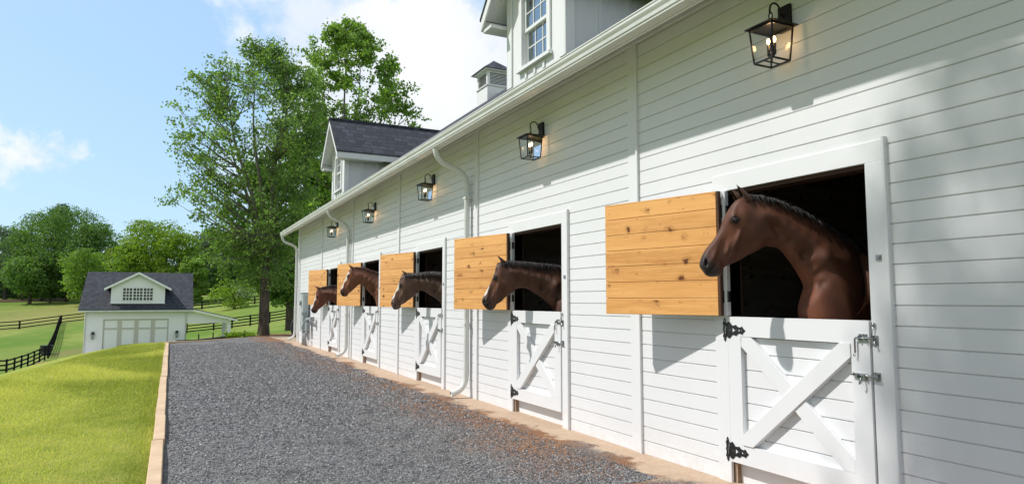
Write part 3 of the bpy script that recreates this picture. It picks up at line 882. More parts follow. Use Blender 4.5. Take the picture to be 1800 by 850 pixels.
    w.tube([(D - .022, a - .035, 1.19), (D - .022, a - .020, 1.19)], .011, 10)
    w.tube([(D - .03, a - .034, 1.10), (D - .034, a - .040, 1.065), (D - .03, a - .048, 1.06)], .006, 8)
    w.done('latch', M['steel'], door)
    # slide bolt
    w = B(); z = .885
    w.tube([(X, a + .115, z + .008), (X, a - .055, z)], .0062, 8)
    w.tube([(X, a + .115, z + .008), (X, a + .10, z + .008)], .010, 8)
    w.box(f0 - .004, f0 - .0005, a + .02, a + .085, z - .028, z + .012)
    for yy in (a + .028, a + .075): w.box(f0 - .026, f0 - .004, yy - .005, yy + .005, z - .012, z + .014)
    w.tube([(X - .004, a + .045, z), (X - .022, a + .045, z - .03), (X - .018, a + .052, z - .048)], .005, 8)
    w.box(D - .020, D - .0148, a - .055, a - .018, z - .024, z + .026); w.box(D - .040, D - .02, a - .045, a - .030, z - .014, z + .016)
    for yy, zz in ((a - .05, z + .02), (a - .022, z + .02), (a - .036, z - .02)): w.disc((D - .022, yy, zz), (1, 0, 0), .005, .005, 8)
    w.done('bolt', M['steel'], door)
    # strike plate on casing
    w = B(); w.box(D - .019, D - .0148, y0 - .09, y0 - .055, 1.565, 1.60); w.tube([(D - .022, y0 - .085, 1.592), (D - .03, y0 - .072, 1.575), (D - .022, y0 - .060, 1.592)], .0035, 6); w.tube([(D - .021, y0 - .085, 1.575), (D - .021, y0 - .06, 1.575)], .004, 6)
    parts.append(bpart(w.done('strike_plate', M['steel'])))
    return parts


bay = bay0()

# upper doors, folded back: built at their hinge line, boards face the yard
def make_shutter():
    Lh = 1.085; n = 7; hb = .9345 / n
    w = B()
    for k in range(n):
        w.box(-.034, -.012, .006, Lh, 1.2175 + k * hb + .0020, 1.2175 + (k + 1) * hb - .0014)
    sh = w.done('shutter', M['pine'], bevel=.0018)
    w = B(); w.box(-.0118, .004, .004, Lh - .002, 1.218, 2.151); w.box(-.034, .004, -.016, .0035, 1.218, 2.151); w.done('edge_board', M['edgewood'], sh, bevel=.001)
    w = B()
    for zz in (1.2182, 2.03): w.box(.0045, .026, .02, Lh - .003, zz, zz + .12)
    w.box(.0045, .026, .02, .14, 1.339, 2.029); w.box(.0045, .026, Lh - .12, Lh - .003, 1.339, 2.029)
    w.box(.0045, .052, -.048, -.018, 1.218, 2.151)
    w.done('back_frame', M['trim'], sh, bevel=.002)
    for zz in (1.36, 2.0):
        w = B(); w.tube([(.012, -.012, zz - .05), (.012, -.012, zz + .05)], .008, 8); w.box(-.004, .03, -.024, -.0165, zz - .045, zz + .045); w.box(.002, .030, -.060, -.049, zz - .04, zz + .04); w.box(.02, .028, -.05, -.02, zz - .04, zz + .04)
        w.done('shutter_hinge', M['iron'], sh)
    return sh


sh0 = make_shutter()
ang = [15.7, 14.5, 15.0, 14.5, 15]
for k in range(5):
    s = sh0 if k == 0 else dup(sh0, None)
    s.parent = barn; s.matrix_parent_inverse = BI
    s.location = (D - .055, y1 + .022 + PB * k, 0); s.rotation_euler = (0, 0, R(ang[k]))
for k in range(1, 5):
    for p in bay:
        c = dup(p, barn); c.location.y += PB * k

# ---- dormers and cupola
def make_dormer(yc, first=True):
    hw = .70; fz = 3.98; ez = 4.965; rz = 5.985; oh = .28; X0 = D; s = (rz - ez) / (hw + .30)   # roof slope
    def wz(dy): return rz - .07 - abs(dy) * s
    back = lambda z: GX0 + (z - GZ0) / SL + .25
    w = B()
    # front wall with window hole: four pieces
    wy0, wy1, w0, w1 = yc - .31, yc + .31, 4.155, 5.03
    top = wz(hw)
    w.box(X0, X0 + .09, yc - hw, wy0, fz, top - .02); w.box(X0, X0 + .09, wy1, yc + hw, fz, top - .02); w.box(X0, X0 + .09, wy0, wy1, fz, w0)
    w.prism([(yc - hw, top - .019), (wy0, top - .019), (wy0, w1), (wy1, w1), (wy1, top - .019), (yc + hw, top - .019), (yc, wz(0) - .02)], 0, X0, X0 + .09)
    fr = bpart(w.done('dormer', M['board']))
    zb = top - .02
    for sg in (-1, 1):
        w = B(); ya = yc + sg * hw; yb = ya - sg * .06
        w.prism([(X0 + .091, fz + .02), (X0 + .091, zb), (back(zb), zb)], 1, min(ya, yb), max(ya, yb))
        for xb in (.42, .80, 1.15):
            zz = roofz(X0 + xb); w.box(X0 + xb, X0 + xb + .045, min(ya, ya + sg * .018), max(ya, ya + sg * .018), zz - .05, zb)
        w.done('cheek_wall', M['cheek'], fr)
    w = B()   # corner boards, battens below the sill
    for sg in (-1, 1):
        w.box(X0 - .022, X0 - .002, min(yc + sg * hw, yc + sg * (hw - .11)), max(yc + sg * hw, yc + sg * (hw - .11)), fz, top - .05)
        yy = yc + sg * (hw + .012); w.box(X0 - .022, X0 + .10, min(yy - .011, yy + .011), max(yy - .011, yy + .011), fz, top - .05)
    for dy in (-.22, 0, .22): w.box(X0 - .018, X0 - .002, yc + dy - .022, yc + dy + .022, fz, 4.07)
    w.done('corner_trim', M['trim'], fr, bevel=.003)
    # roof planes
    w = B(); bx = back(rz) + .1; X1 = X0 - oh; ov = hw + .30
    for sg in (-1, 1):
        a_ = [(0, rz), (ov, rz - ov * s), (ov, rz - ov * s - .035), (0, rz - .035)]
        w.prism([(yc + sg * p[0], p[1]) for p in a_], 0, X1, bx)
    w.box(X1 - .005, bx, yc - .06, yc + .06, rz - .035, rz + .012)
    w.done('dormer_roof', M['shingle_ns'], fr)
    w = B()
    for sg in (-1, 1):
        a_ = [(0, rz - .036), (ov - .015, rz - (ov - .015) * s - .036), (ov - .015, rz - (ov - .015) * s - .185), (0, rz - .185)]
        w.prism([(yc + sg * p[0], p[1]) for p in a_], 0, X1 + .012, X1 + .035)                        # rake
        w.prism([(yc + sg * p[0], p[1] - .0) for p in [(.02, rz - .036 - .02 * s), (ov - .03, rz - (ov - .03) * s - .036), (ov - .03, rz - (ov - .03) * s - .05), (.02, rz - .05 - .02 * s)]], 0, X1 + .0355, bx - .1)
        ye = yc + sg * (ov - .014); zt = rz - ov * s - .03
        w.box(X1 + .036, back(zt) + .1, min(ye, ye - sg * .022), max(ye, ye - sg * .022), zt - .15, zt)       # eave fascia
        # boxed return
        w.box(X1 + .0365, X0 - .023, min(yc + sg * (hw + .025), ye - sg * .023), max(yc + sg * (hw + .025), ye - sg * .023), zt - .145, zt - .125)
        w.box(X1 + .036, X0 + .9, min(yc + sg * (hw + .025), ye - sg * .023), max(yc + sg * (hw + .025), ye - sg * .023), zt - .165, zt - .146)
    w.done('dormer_fascia', M['board'], fr, bevel=.0015)
    # window
    w = B()
    for a_, b_ in ((wy0 - .075, wy0), (wy1, wy1 + .075)): w.box(X0 - .026, X0 - .002, a_, b_, w0 - .02, w1 + .08)
    w.box(X0 - .026, X0 - .002, wy0 - .001, wy1 + .001, w1 + .0005, w1 + .08); w.box(X0 - .055, X0 - .002, wy0 - .10, wy1 + .10, w0 - .062, w0 - .021)
    zm = (w0 + w1) / 2
    for (za, zb_, xf) in ((zm - .01, w1, X0 + .018), (w0, zm + .022, X0 + .046)):
        w.box(xf, xf + .025, wy0, wy0 + .04, za, zb_); w.box(xf, xf + .025, wy1 - .04, wy1, za, zb_); w.box(xf, xf + .025, wy0 + .04, wy1 - .04, za, za + .04); w.box(xf, xf + .025, wy0 + .04, wy1 - .04, zb_ - .035, zb_)
        for j in (1, 2): yy = wy0 + .04 + (wy1 - wy0 - .08) * j / 3; w.box(xf + .004, xf + .018, yy - .007, yy + .007, za + .04, zb_ - .035)
        zz = (za + .04 + zb_ - .035) / 2; w.box(xf + .005, xf + .017, wy0 + .04, wy1 - .04, zz - .007, zz + .007)
    w.done('window_frame', M['board'], fr)
    w = B(); w.box(X0 + .030, X0 + .033, wy0 + .03, wy1 - .03, zm, w1 - .02); w.box(X0 + .058, X0 + .061, wy0 + .03, wy1 - .03, w0 + .02, zm + .01); w.done('window_pane', M['glass'], fr)
    w = B(); w.box(X0 + .075, X0 + .085, wy0 + .001, wy1 - .001, w0, w1 - .001); w.done('window_backing', M['rubber'], fr)
    return fr


d1 = make_dormer(6.88)
d2 = dup(d1, barn); d2.location.y += 10.58


def cupola(X, Y):
    rz = roofz(X); h = .36; w = B()
    w.box(X - h, X + h, Y - h, Y + h, rz - .45, rz + .17); w.box(X - h - .03, X + h + .03, Y - h - .03, Y + h + .03, rz + .171, rz + .205)
    zt = rz + .56
    for sx in (-1, 1):
        for sy in (-1, 1): w.box(X + sx * h - .05 * (sx > 0) * 1.6 - .0 * sx, X + sx * h + .08 * (sx < 0), Y + sy * h - .08 * (sy > 0), Y + sy * h + .08 * (sy < 0), rz + .2055, zt)
    w.box(X - h, X + h, Y - h, Y + h, zt + .0005, zt + .05); w.box(X - h - .10, X + h + .10, Y - h - .10, Y + h + .10, zt + .0505, zt + .085)
    cp = bpart(w.done('cupola', M['board'], bevel=.002))
    w = B()
    for i in range(8):
        z = rz + .235 + i * .041
        for sg in (-1, 1):
            w.obox((X + sg * (h - .03), Y, z), (0, 1, 0), (sg * .8, 0, -.6), (.6 * sg, 0, .8), h - .08, .026, .005)
            w.obox((X, Y + sg * (h - .03), z), (1, 0, 0), (0, sg * .8, -.6), (0, .6 * sg, .8), h - .08, .026, .005)
    w.done('louvre', M['board'], cp)
    w = B(); w.box(X - h + .07, X + h - .07, Y - h + .07, Y + h - .07, rz + .2, zt - .001); w.done('louvre_backing', M['rubber'], cp)
    bm = bmesh.new(); e = h + .15; zb = zt + .086
    b4 = [bm.verts.new((X + a * e, Y + b * e, zb)) for a, b in ((-1, -1), (1, -1), (1, 1), (-1, 1))]; m4 = [bm.verts.new((X + a * e * .5, Y + b * e * .5, zb + .19)) for a, b in ((-1, -1), (1, -1), (1, 1), (-1, 1))]
    tp = bm.verts.new((X, Y, zb + .40)); bm.faces.new(b4[::-1])
    for i in range(4): bm.faces.new((b4[i], b4[(i + 1) % 4], m4[(i + 1) % 4], m4[i])); bm.faces.new((m4[i], m4[(i + 1) % 4], tp))
    me = bpy.data.meshes.new('cupola_roof'); bm.to_mesh(me); bm.free(); link('cupola_roof', me, M['shingle_ns'], cp)


cupola(RIDGE_X, 17.45)

# ================================================================== WALL LANTERNS
def make_lantern():
    """origin on the wall at mid height of the glass, lantern in -x"""
    root = empty('wall_lantern')
    cx = -.150; w = B()
    w.box(-.024, -.0, -.050, .050, .105, .285)                    # back plate
    a = [(-.024, 0, .205), (-.060, 0, .225)]
    for t_ in np.linspace(0, math.pi, 10): a.append((cx + .045 + .050 * math.cos(t_), 0, .232 + .055 * math.sin(t_)))
    a.append((cx - .005, 0, .205)); w.tube(a, .0065, 8); w.done('bracket', M['bronze'], root, bevel=0)
    w = B(); ring = [(cx, .016 * math.cos(t_), .188 + .026 * math.sin(t_)) for t_ in np.linspace(0, 2 * math.pi, 13)]; w.tube(ring, .0042, 6); w.tube([(cx, 0, .14), (cx, 0, .168)], .010, 8)
    # roof
    bm = w.bm; h0, h1 = .122, .035
    lo = [bm.verts.new((cx + a_ * h0, b_ * h0, .103)) for a_, b_ in ((-1, -1), (1, -1), (1, 1), (-1, 1))]; lo2 = [bm.verts.new((cx + a_ * h0, b_ * h0, .110)) for a_, b_ in ((-1, -1), (1, -1), (1, 1), (-1, 1))]
    hi = [bm.verts.new((cx + a_ * h1, b_ * h1, .142)) for a_, b_ in ((-1, -1), (1, -1), (1, 1), (-1, 1))]
    bm.faces.new(lo[::-1]); bm.faces.new(hi)
    for A_, C_ in ((lo, lo2), (lo2, hi)):
        for i in range(4): bm.faces.new((A_[i], A_[(i + 1) % 4], C_[(i + 1) % 4], C_[i]))
    w.done('lantern_roof', M['bronze'], root)
    w = B(); ht, hb, zt, zb = .098, .080, .102, -.135
    for a_, b_ in ((-1, -1), (1, -1), (1, 1), (-1, 1)):
        w.bar((cx + a_ * ht, b_ * ht, zt), (cx + a_ * hb, b_ * hb, zb), .009, .009, up=(1, 0, 0))
    for i, ((a_, b_), (c_, d_)) in enumerate((((-1, -1), (1, -1)), ((1, -1), (1, 1)), ((1, 1), (-1, 1)), ((-1, 1), (-1, -1)))):
        w.bar((cx + a_ * hb, b_ * hb, zb), (cx + c_ * hb, d_ * hb, zb), .010, .011); w.bar((cx + a_ * ht, b_ * ht, zt - .006), (cx + c_ * ht, d_ * ht, zt - .006), .008, .010)
    w.bar((cx - hb, 0, zb), (cx + hb, 0, zb), .012, .006)
    w.done('lantern_frame', M['bronze'], root)
    bm = bmesh.new()
    for (a_, b_), (c_, d_) in (((-1, -1), (1, -1)), ((1, -1), (1, 1)), ((1, 1), (-1, 1)), ((-1, 1), (-1, -1))):
        g = .96; vs = [bm.verts.new(p) for p in ((cx + a_ * hb * g, b_ * hb * g, zb), (cx + c_ * hb * g, d_ * hb * g, zb), (cx + c_ * ht * g, d_ * ht * g, zt), (cx + a_ * ht * g, b_ * ht * g, zt))]; bm.faces.new(vs)
    me = bpy.data.meshes.new('lantern_glass'); bm.to_mesh(me); bm.free(); link('lantern_glass', me, M['lglass'], root)
    w = B()
    for yy in (-.026, .026):
        w.tube([(cx, yy, -.085), (cx, yy, -.01)], .0105, 10)
    w.tube([(cx, -.026, -.088), (cx, 0, -.10), (cx, .026, -.088)], .005, 6); w.tube([(cx, 0, zb), (cx, 0, -.09)], .006, 6); w.done('candle_sleeve', M['candle'], root)
    for yy in (-.026, .026):
        w = B(); w.ball((cx, yy, .018), .0105, 1, 1, 2.1, 10); b_ = w.done('bulb', M['bulb'], root)
    return root


LAMPY = [3.245, 6.72, 10.32, 13.85, 17.44]
LAMPL = ['dark metal wall lantern with two lit bulbs above the first open stall door', 'lit black wall lantern above the second stall, right of the curved downspout',
         'third lit wall lantern from the near end, between two downspouts', 'fourth lit wall lantern, small, just right of the far pair of downspout bends', 'farthest lit wall lantern near the end of the barn']
lan0 = make_lantern()
for k in range(5):
    l_ = lan0 if k == 0 else dup(lan0, None)
    l_.location = (D - .001, LAMPY[k], 3.07); tag(l_, LAMPL[k], 'wall lantern', 'lanterns along the barn wall')
    pl = bpy.data.lights.new('lantern_light', 'POINT'); pl.energy = .45; pl.specular_factor = 0.0; pl.color = (1, .60, .30); pl.shadow_soft_size = .02
    po = bpy.data.objects.new('lantern_light', pl); COL.objects.link(po); po.parent = l_; po.location = (-.150, 0, .03)

# ================================================================== HORSES
# side outlines in metres (along the horse's own plane, height): top edge then bottom edge of each cross-section, muzzle first
HORSE_PROFILES = {
    'h1': {'d':4.671,'st':[[1.2867,1.5777,1.3032,1.5385],[1.2963,1.6126,1.3319,1.5011],[1.311,1.6475,1.3751,1.4924],[1.3347,1.6868,1.432,1.5081],[1.3679,1.7262,1.4507,1.5559],[1.4041,1.7744,1.508,1.582],[1.4316,1.8228,1.5698,1.6126],[1.4567,1.88,1.623,1.6431],[1.4844,1.9329,1.6849,1.6737],[1.5191,1.9859,1.7249,1.6956],[1.5597,2.0257,1.7643,1.7],[1.6351,2.0505,1.8163,1.6912],[1.7208,2.0385,1.8575,1.6683],[1.8066,2.0187,1.9023,1.6096],[1.8918,1.983,1.9394,1.555],[1.9767,1.9435,1.9761,1.4928],[2.0613,1.9001,2.0013,1.4384],[2.1607,1.837,2.0109,1.3842],[2.2673,1.7623,1.9854,1.3223],[2.3423,1.6878,1.9674,1.2528],[2.3833,1.555,1.9861,1.1298],[2.4059,1.3609,2.0127,1.015]],'eye':[1.509,1.8738],'ear':[[1.6076,2.0124],[1.5233,2.1367]],'ear2':[[1.5774,2.0301],[1.5114,2.1189]]},
    'h2': {'d':7.914,'st':[[-0.3478,1.3239,-0.3272,1.2713],[-0.3405,1.3517,-0.2965,1.239],[-0.3276,1.3794,-0.2501,1.2196],[-0.3091,1.4165,-0.2038,1.2408],[-0.2879,1.4582,-0.1761,1.287],[-0.2602,1.5139,-0.1251,1.3193],[-0.2352,1.5603,-0.0787,1.3656],[-0.2139,1.6161,-0.023,1.4026],[-0.1973,1.6719,0.0141,1.4304],[-0.1862,1.7185,0.0513,1.4628],[-0.1555,1.7559,0.0885,1.474],[-0.0884,1.782,0.135,1.4767],[0.0048,1.782,0.2,1.4582],[0.1074,1.7764,0.2557,1.4211],[0.21,1.7671,0.3113,1.3841],[0.3125,1.7577,0.3668,1.3424],[0.4244,1.7484,0.4223,1.2916],[0.5361,1.7325,0.4638,1.2454],[0.6199,1.7139,0.4914,1.1993],[0.722,1.6626,0.4956,1.1256],[0.805,1.5696,0.5136,1.0336]],'eye':[-0.1953,1.5928],'ear':[[-0.093,1.7559],[-0.193,1.8661]],'ear2':[[-0.1164,1.7745],[-0.1557,1.8568]]},
    'h3': {'d':11.004,'st':[[-1.9396,1.2744,-1.9166,1.2262],[-1.9372,1.3129,-1.8968,1.1926],[-1.9281,1.3515,-1.8532,1.1878],[-1.9142,1.39,-1.7908,1.2166],[-1.8906,1.4335,-1.7817,1.2599],[-1.8672,1.4866,-1.7194,1.2936],[-1.8437,1.5349,-1.6715,1.3322],[-1.8251,1.5929,-1.6044,1.3804],[-1.8087,1.6607,-1.5565,1.419],[-1.788,1.7092,-1.5182,1.4576],[-1.7545,1.746,-1.4799,1.4914],[-1.6869,1.7674,-1.4314,1.4866],[-1.5995,1.7674,-1.373,1.4576],[-1.5025,1.7722,-1.3145,1.419],[-1.3959,1.7868,-1.2463,1.3804],[-1.2989,1.7916,-1.1878,1.3322],[-1.192,1.7868,-1.139,1.284],[-1.0851,1.7674,-1.1143,1.2166],[-0.9682,1.7189,-1.099,1.1301],[-0.8706,1.622,-1.0789,1.0341]],'eye':[-1.7841,1.5659],'ear':[[-1.6981,1.7334],[-1.7926,1.8305]],'ear2':[[-1.7158,1.7528],[-1.7631,1.8062]]},
    'h4': {'d':14.217,'st':[[-3.5631,1.5101,-3.5431,1.454],[-3.5613,1.5413,-3.5238,1.4265],[-3.5496,1.5788,-3.4735,1.4141],[-3.5305,1.6225,-3.4176,1.4315],[-3.5102,1.6725,-3.3997,1.4727],[-3.4864,1.7288,-3.3504,1.5101],[-3.4625,1.7851,-3.289,1.5663],[-3.4326,1.854,-3.2276,1.6287],[-3.4063,1.9167,-3.1844,1.66],[-3.3786,1.9731,-3.1471,1.6725],[-3.3479,2.0083,-3.1155,1.66],[-3.273,2.0258,-3.071,1.6225],[-3.1725,2.0196,-3.0262,1.5663],[-3.0717,2.002,-2.9623,1.4976],[-2.9707,1.9643,-2.8859,1.4166],[-2.8698,1.933,-2.8408,1.3418],[-2.769,1.9041,-2.8146,1.2671],[-2.6678,1.8515,-2.7946,1.1925],[-2.5785,1.7538,-2.7804,1.0931]],'eye':[-3.3995,1.8314],'ear':[[-3.3161,1.9857],[-3.4212,2.0949]],'ear2':[[-3.3378,2.0045],[-3.3932,2.0736]]},
    'h5': {'d':17.488,'st':[[-5.1188,1.0782,-5.0925,1.0451],[-5.1129,1.1058,-5.064,1.0153],[-5.1007,1.1499,-5.0085,1.012],[-5.0909,1.2051,-4.9596,1.0506],[-5.0701,1.2604,-4.944,1.0947],[-5.0496,1.3267,-4.8787,1.1444],[-5.029,1.3931,-4.8244,1.1941],[-5.0087,1.4706,-4.77,1.2383],[-4.997,1.5371,-4.7377,1.2825],[-4.9839,1.5903,-4.7055,1.3267],[-4.9461,1.6369,-4.6616,1.3488],[-4.869,1.6668,-4.6055,1.3267],[-4.7694,1.6868,-4.5377,1.2714],[-4.6588,1.7123,-4.4588,1.2162],[-4.5477,1.7201,-4.3797,1.1499],[-4.4251,1.709,-4.3115,1.0727],[-4.3021,1.6757,-4.2762,0.9734],[-4.1783,1.6036,-4.2522,0.8853]],'eye':[-4.9676,1.4241],'ear':[[-4.9235,1.6202],[-5.0558,1.7123]],'ear2':[[-4.9518,1.6424],[-5.0253,1.6924]]},
}
VIEW_R = (0.89508, -0.44590)
VIEW_F = (0.44590, 0.89508)
VR = Vector((*VIEW_R, 0)); VF = Vector((*VIEW_F, 0))
# half widths at top / middle / bottom of each cross-section, muzzle to chest
WID = [(.020, .032, .020), (.042, .052, .034), (.046, .058, .046), (.042, .054, .044), (.040, .048, .030), (.040, .050, .026), (.046, .058, .030), (.066, .072, .036), (.086, .082, .040), (.088, .088, .046),
       (.070, .086, .050), (.050, .084, .058), (.038, .082, .066), (.034, .084, .072), (.034, .088, .078), (.036, .092, .082), (.038, .098, .088), (.042, .108, .100), (.050, .124, .118), (.062, .145, .140), (.078, .165, .160), (.09, .18, .17)]


def catmull(P, n):
    P = np.asarray(P, float); m = len(P); t = np.linspace(0, m - 1, n); i = np.clip(t.astype(int), 0, m - 2); f = (t - i)[:, None]
    p0 = P[np.maximum(i - 1, 0)]; p1 = P[i]; p2 = P[i + 1]; p3 = P[np.minimum(i + 2, m - 1)]
    return .5 * ((2 * p1) + (-p0 + p2) * f + (2 * p0 - 5 * p1 + 4 * p2 - p3) * f ** 2 + (-p0 + 3 * p1 - 3 * p2 + p3) * f ** 3), t


def make_horse(key, base_rgb, muzzle_rgb, blaze, mane_mat, mane_near, label, body_dir, scale=1.0, warm=(1, 1, 1), mane_len=.13, strands=420, forelock=False):
    pr = HORSE_PROFILES[key]; d = pr['d']; O = VF * d
    st = np.array(pr['st']); n0 = len(st)
    wd = np.array(WID[:n0]) * scale
    if n0 < 22: wd[-3:] = np.array([WID[-5], WID[-3], WID[-1]]) * scale
    ns = 250; nt = 96
    S, tt = catmull(np.concatenate([st, wd], 1), ns)
    th = np.linspace(0, 2 * math.pi, nt, endpoint=False)
    tv = (1 - np.cos(th)) / 2                                     # 0 top, 1 bottom
    U = S[:, 0:1] + (S[:, 2:3] - S[:, 0:1]) * tv; Z = S[:, 1:2] + (S[:, 3:4] - S[:, 1:2]) * tv
    w0, w1, w2 = S[:, 4:5], S[:, 5:6], S[:, 6:7]
    tvb = np.broadcast_to(tv, U.shape)
    Wd = np.where(tvb < .5, w0 * 1.25 + (w1 - w0 * 1.25) * sstep(tvb * 2), w1 + (w2 * 1.25 - w1) * sstep((tvb - .5) * 2))
    sn = np.sin(th); prof = np.sign(sn) * np.abs(sn) ** .72
    Lt = Wd * prof                                                # + = away from the yard camera, - = near side
    side = np.sign(prof)[None] * np.clip(np.abs(prof) * 1.6, 0, 1)
    def g(u0, z0, r, amp, ang=0, rx=1.0):
        nonlocal Lt
        du, dz = U - u0, Z - z0; c, s = math.cos(ang), math.sin(ang)
        a, b = (du * c + dz * s) / rx, -du * s + dz * c
        Lt = Lt + side * amp * 1.9 * np.exp(-(a * a + b * b) / (r * r))
    k = scale; eu, ez = pr['eye']
    # axis of the face, poll to muzzle
    mu = (st[1, :2] + st[1, 2:]) / 2; po = st[10, :2]; fa = math.atan2(mu[1] - po[1], mu[0] - po[0]); L = math.hypot(*(mu - po))
    def F_(a, b): return (eu + L * (a * math.cos(fa) + b * math.sin(fa)), ez + L * (a * math.sin(fa) - b * math.cos(fa)))  # a along face, b towards jaw... sign set below
    jaw = st[8, 2:]; tst = F_(0, .3)
    if math.hypot(*(np.array(tst) - jaw)) > math.hypot(*(np.array(F_(0, -.3)) - jaw)):
        _F = F_
        def F_(a, b): return _F(a, -b)
    g(*F_(-.035, -.055), .020 * k, .010, fa, 1.9)           # brow
    g(*F_(-.17, -.02), .030 * k, -.006, fa, 1.4)                     # hollow above the eye
    g(*F_(.0, .0), .030 * k, .007)                         # lid swell
    g(*F_(.03, .05), .016 * k, .003)
    g(*F_(.20, .14), .014 * k, .010, fa + .12, 5.5)              # facial crest
    g(*F_(.36, .03), .030 * k, -.008, fa, 2.6); g(*F_(.26, .24), .022 * k, -.007, fa, 3.0); g(*F_(.52, -.02), .018 * k, .006, fa, 3.5)
    g(*F_(.10, .42), .085 * k, .014)                       # jaw muscle
    g(*F_(-.16, .50), .028 * k, -.012, fa + 1.2, 2.4)      # hollow behind the jaw
    g(*F_(.46, .26), .022 * k, -.007, fa - .35, 3.5)
    g(*F_(.40, .19), .014 * k, .007, fa - .3, 4)
    c1 = st[1, :2] * .62 + st[1, 2:] * .38; c2 = st[2, :2] * .75 + st[2, 2:] * .25
    nu, nz_ = c1 * .55 + c2 * .45
    g(nu, nz_, .020 * k, .009); g(nu, nz_, .0105 * k, -.024, fa + .5, 1.9)   # nostril
    m1 = st[1, :2] * .22 + st[1, 2:] * .78; m2 = st[3, :2] * .42 + st[3, 2:] * .58; ma = math.atan2(m2[1] - m1[1], m2[0] - m1[0]); mm = (m1 + m2) / 2
    g(mm[0], mm[1], .0055 * k, -.012, ma, 7)                   # mouth line
    for (a0, b0, a1, b1, wr, am) in ((.10, .10, .42, .10, .0050, .0035), (.16, .20, .40, .30, .0045, .0035), (.30, .06, .46, .16, .0045, .003), (.0, .10, .08, .34, .006, .003)):
        for t_ in np.linspace(0, 1, 9): g(*F_(a0 + (a1 - a0) * t_, b0 + (b1 - b0) * t_ + .012 * math.sin(t_ * 7)), wr * k * 1.6, am * .6)
    # neck: windpipe groove, muscle along the crest, shoulder point
    for i in range(12, min(n0 - 2, 19)):
        q = st[i, :2] * .28 + st[i, 2:] * .72; q2 = st[i, :2] * .62 + st[i, 2:] * .38
        g(q[0], q[1], .030, -.008); g(q2[0], q2[1], .05, .010)
    q = st[11, :2] * .6 + st[11, 2:] * .4; g(q[0], q[1], .045, .008)
    q = st[12, :2] * .45 + st[12, 2:] * .55; g(q[0], q[1], .03, -.008)
    if n0 > 18:
        q = st[17, :2] * .5 + st[17, 2:] * .5; g(q[0], q[1], .06, .018)
        q = st[15, :2] * .35 + st[15, 2:] * .65; g(q[0], q[1], .04, -.016)
    V = np.stack([U * VR.x + Lt * VF.x + O.x, U * VR.y + Lt * VF.y + O.y, Z], -1)
    # colour of the coat
    rng = np.random.default_rng(hash(key) % 1000 if False else int(key[1]))
    base = np.array(base_rgb); C = np.ones(V.shape) * base
    fr = tt[:, None] * np.ones((1, nt))
    mott = .5 + .5 * np.sin(U * 23 + 4 * np.sin(Z * 9)) * np.sin(Z * 19 + 2 * np.sin(U * 17)); C *= (.82 + .3 * mott)[..., None]
    dk = (1 - sstep(tvb / .35))[..., None] * sstep((fr - 9) / 3)[..., None]; C = C * (1 - .55 * dk); pk = (np.exp(-((tvb - .30) / .16) ** 2) * sstep((fr - 3) / 2) * (1 - sstep((fr - 8) / 2)))[..., None]; C = C * (1 + .8 * pk)  # dk darkens the crest; pk is a highlight painted along the upper face
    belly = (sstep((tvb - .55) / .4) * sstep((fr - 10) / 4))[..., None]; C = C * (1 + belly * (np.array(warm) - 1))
    mz = (1 - sstep((fr + (1 - tvb) * .7 - 1.9) / 1.7))[..., None]; C = C * (1 - mz) + np.array(muzzle_rgb) * mz
    de = np.hypot(U - eu, Z - ez); ke = np.exp(-(de / (.034 * k)) ** 4)[..., None] * (np.abs(side) > .3)[..., None]; C = C * (1 - ke * .96) + np.array((.008, .006, .005)) * ke * .96
    dn = np.hypot(U - nu, Z - nz_); kn = np.exp(-(dn / (.013 * k)) ** 2)[..., None]; C = C * (1 - kn) + np.array((.006, .005, .005)) * kn
    if blaze:
        b0, b1, bw = blaze
        wv = bw * (1 + .35 * np.sin(fr * 2.3)) ; m = (fr > b0) & (fr < b1) & (tvb < .5) & (np.abs(Lt) < .9)
        bl = sstep((wv - tvb) / .05) * sstep((fr - b0) / .6) * sstep((b1 - fr) / .6) * m
        C = C * (1 - bl[..., None]) + np.array((.78, .72, .66)) * bl[..., None]
    verts = V.reshape(-1, 3); cols = C.reshape(-1, 3); faces = []
    idx = np.arange(ns * nt).reshape(ns, nt)
    for i in range(ns - 1):
        for j in range(nt): faces.append((idx[i, j], idx[i, (j + 1) % nt], idx[i + 1, (j + 1) % nt], idx[i + 1, j]))
    verts = [tuple(v) for v in verts]; cols = [tuple(c) for c in cols]
    # rounded muzzle cap
    def cap(ring, off):
        c = np.mean([verts[i] for i in ring], 0) + off; verts.append(tuple(c)); cols.append(cols[ring[0]]); m = len(verts) - 1
        for j in range(len(ring)): faces.append((ring[(j + 1) % len(ring)], ring[j], m))
    cap(list(idx[0]), np.array(VR) * -.006)
    # trunk carried on from the last neck section into the stall
    bd = Vector((*body_dir, 0)).normalized(); sd = Vector((-bd.y, bd.x, 0))
    last = list(idx[-1]); c0 = Vector(np.mean([verts[i] for i in last], 0))
    prev = last
    for (t_, cz, hz, hw) in [(.12, 1.36, .34, .25), (.32, 1.30, .36, .29), (.60, 1.24, .35, .31), (.95, 1.20, .34, .32), (1.30, 1.22, .34, .30), (1.60, 1.27, .32, .27), (1.82, 1.28, .26, .22), (1.92, 1.28, .12, .1)]:
        c = Vector((c0.x, c0.y, 0)) + bd * t_; c.z = cz; ring = []
        for j in range(nt):
            sgn = 1 if sd.dot(VF) > 0 else -1
            p = c + Vector((0, 0, 1)) * hz * math.cos(th[j]) + sd * sgn * hw * math.sin(th[j]); verts.append(tuple(p)); cols.append(tuple(base * .9)); ring.append(len(verts) - 1)
        for j in range(nt): faces.append((prev[j], prev[(j + 1) % nt], ring[(j + 1) % nt], ring[j]))
        prev = ring
    cap(prev[::-1], np.array(bd) * .02)
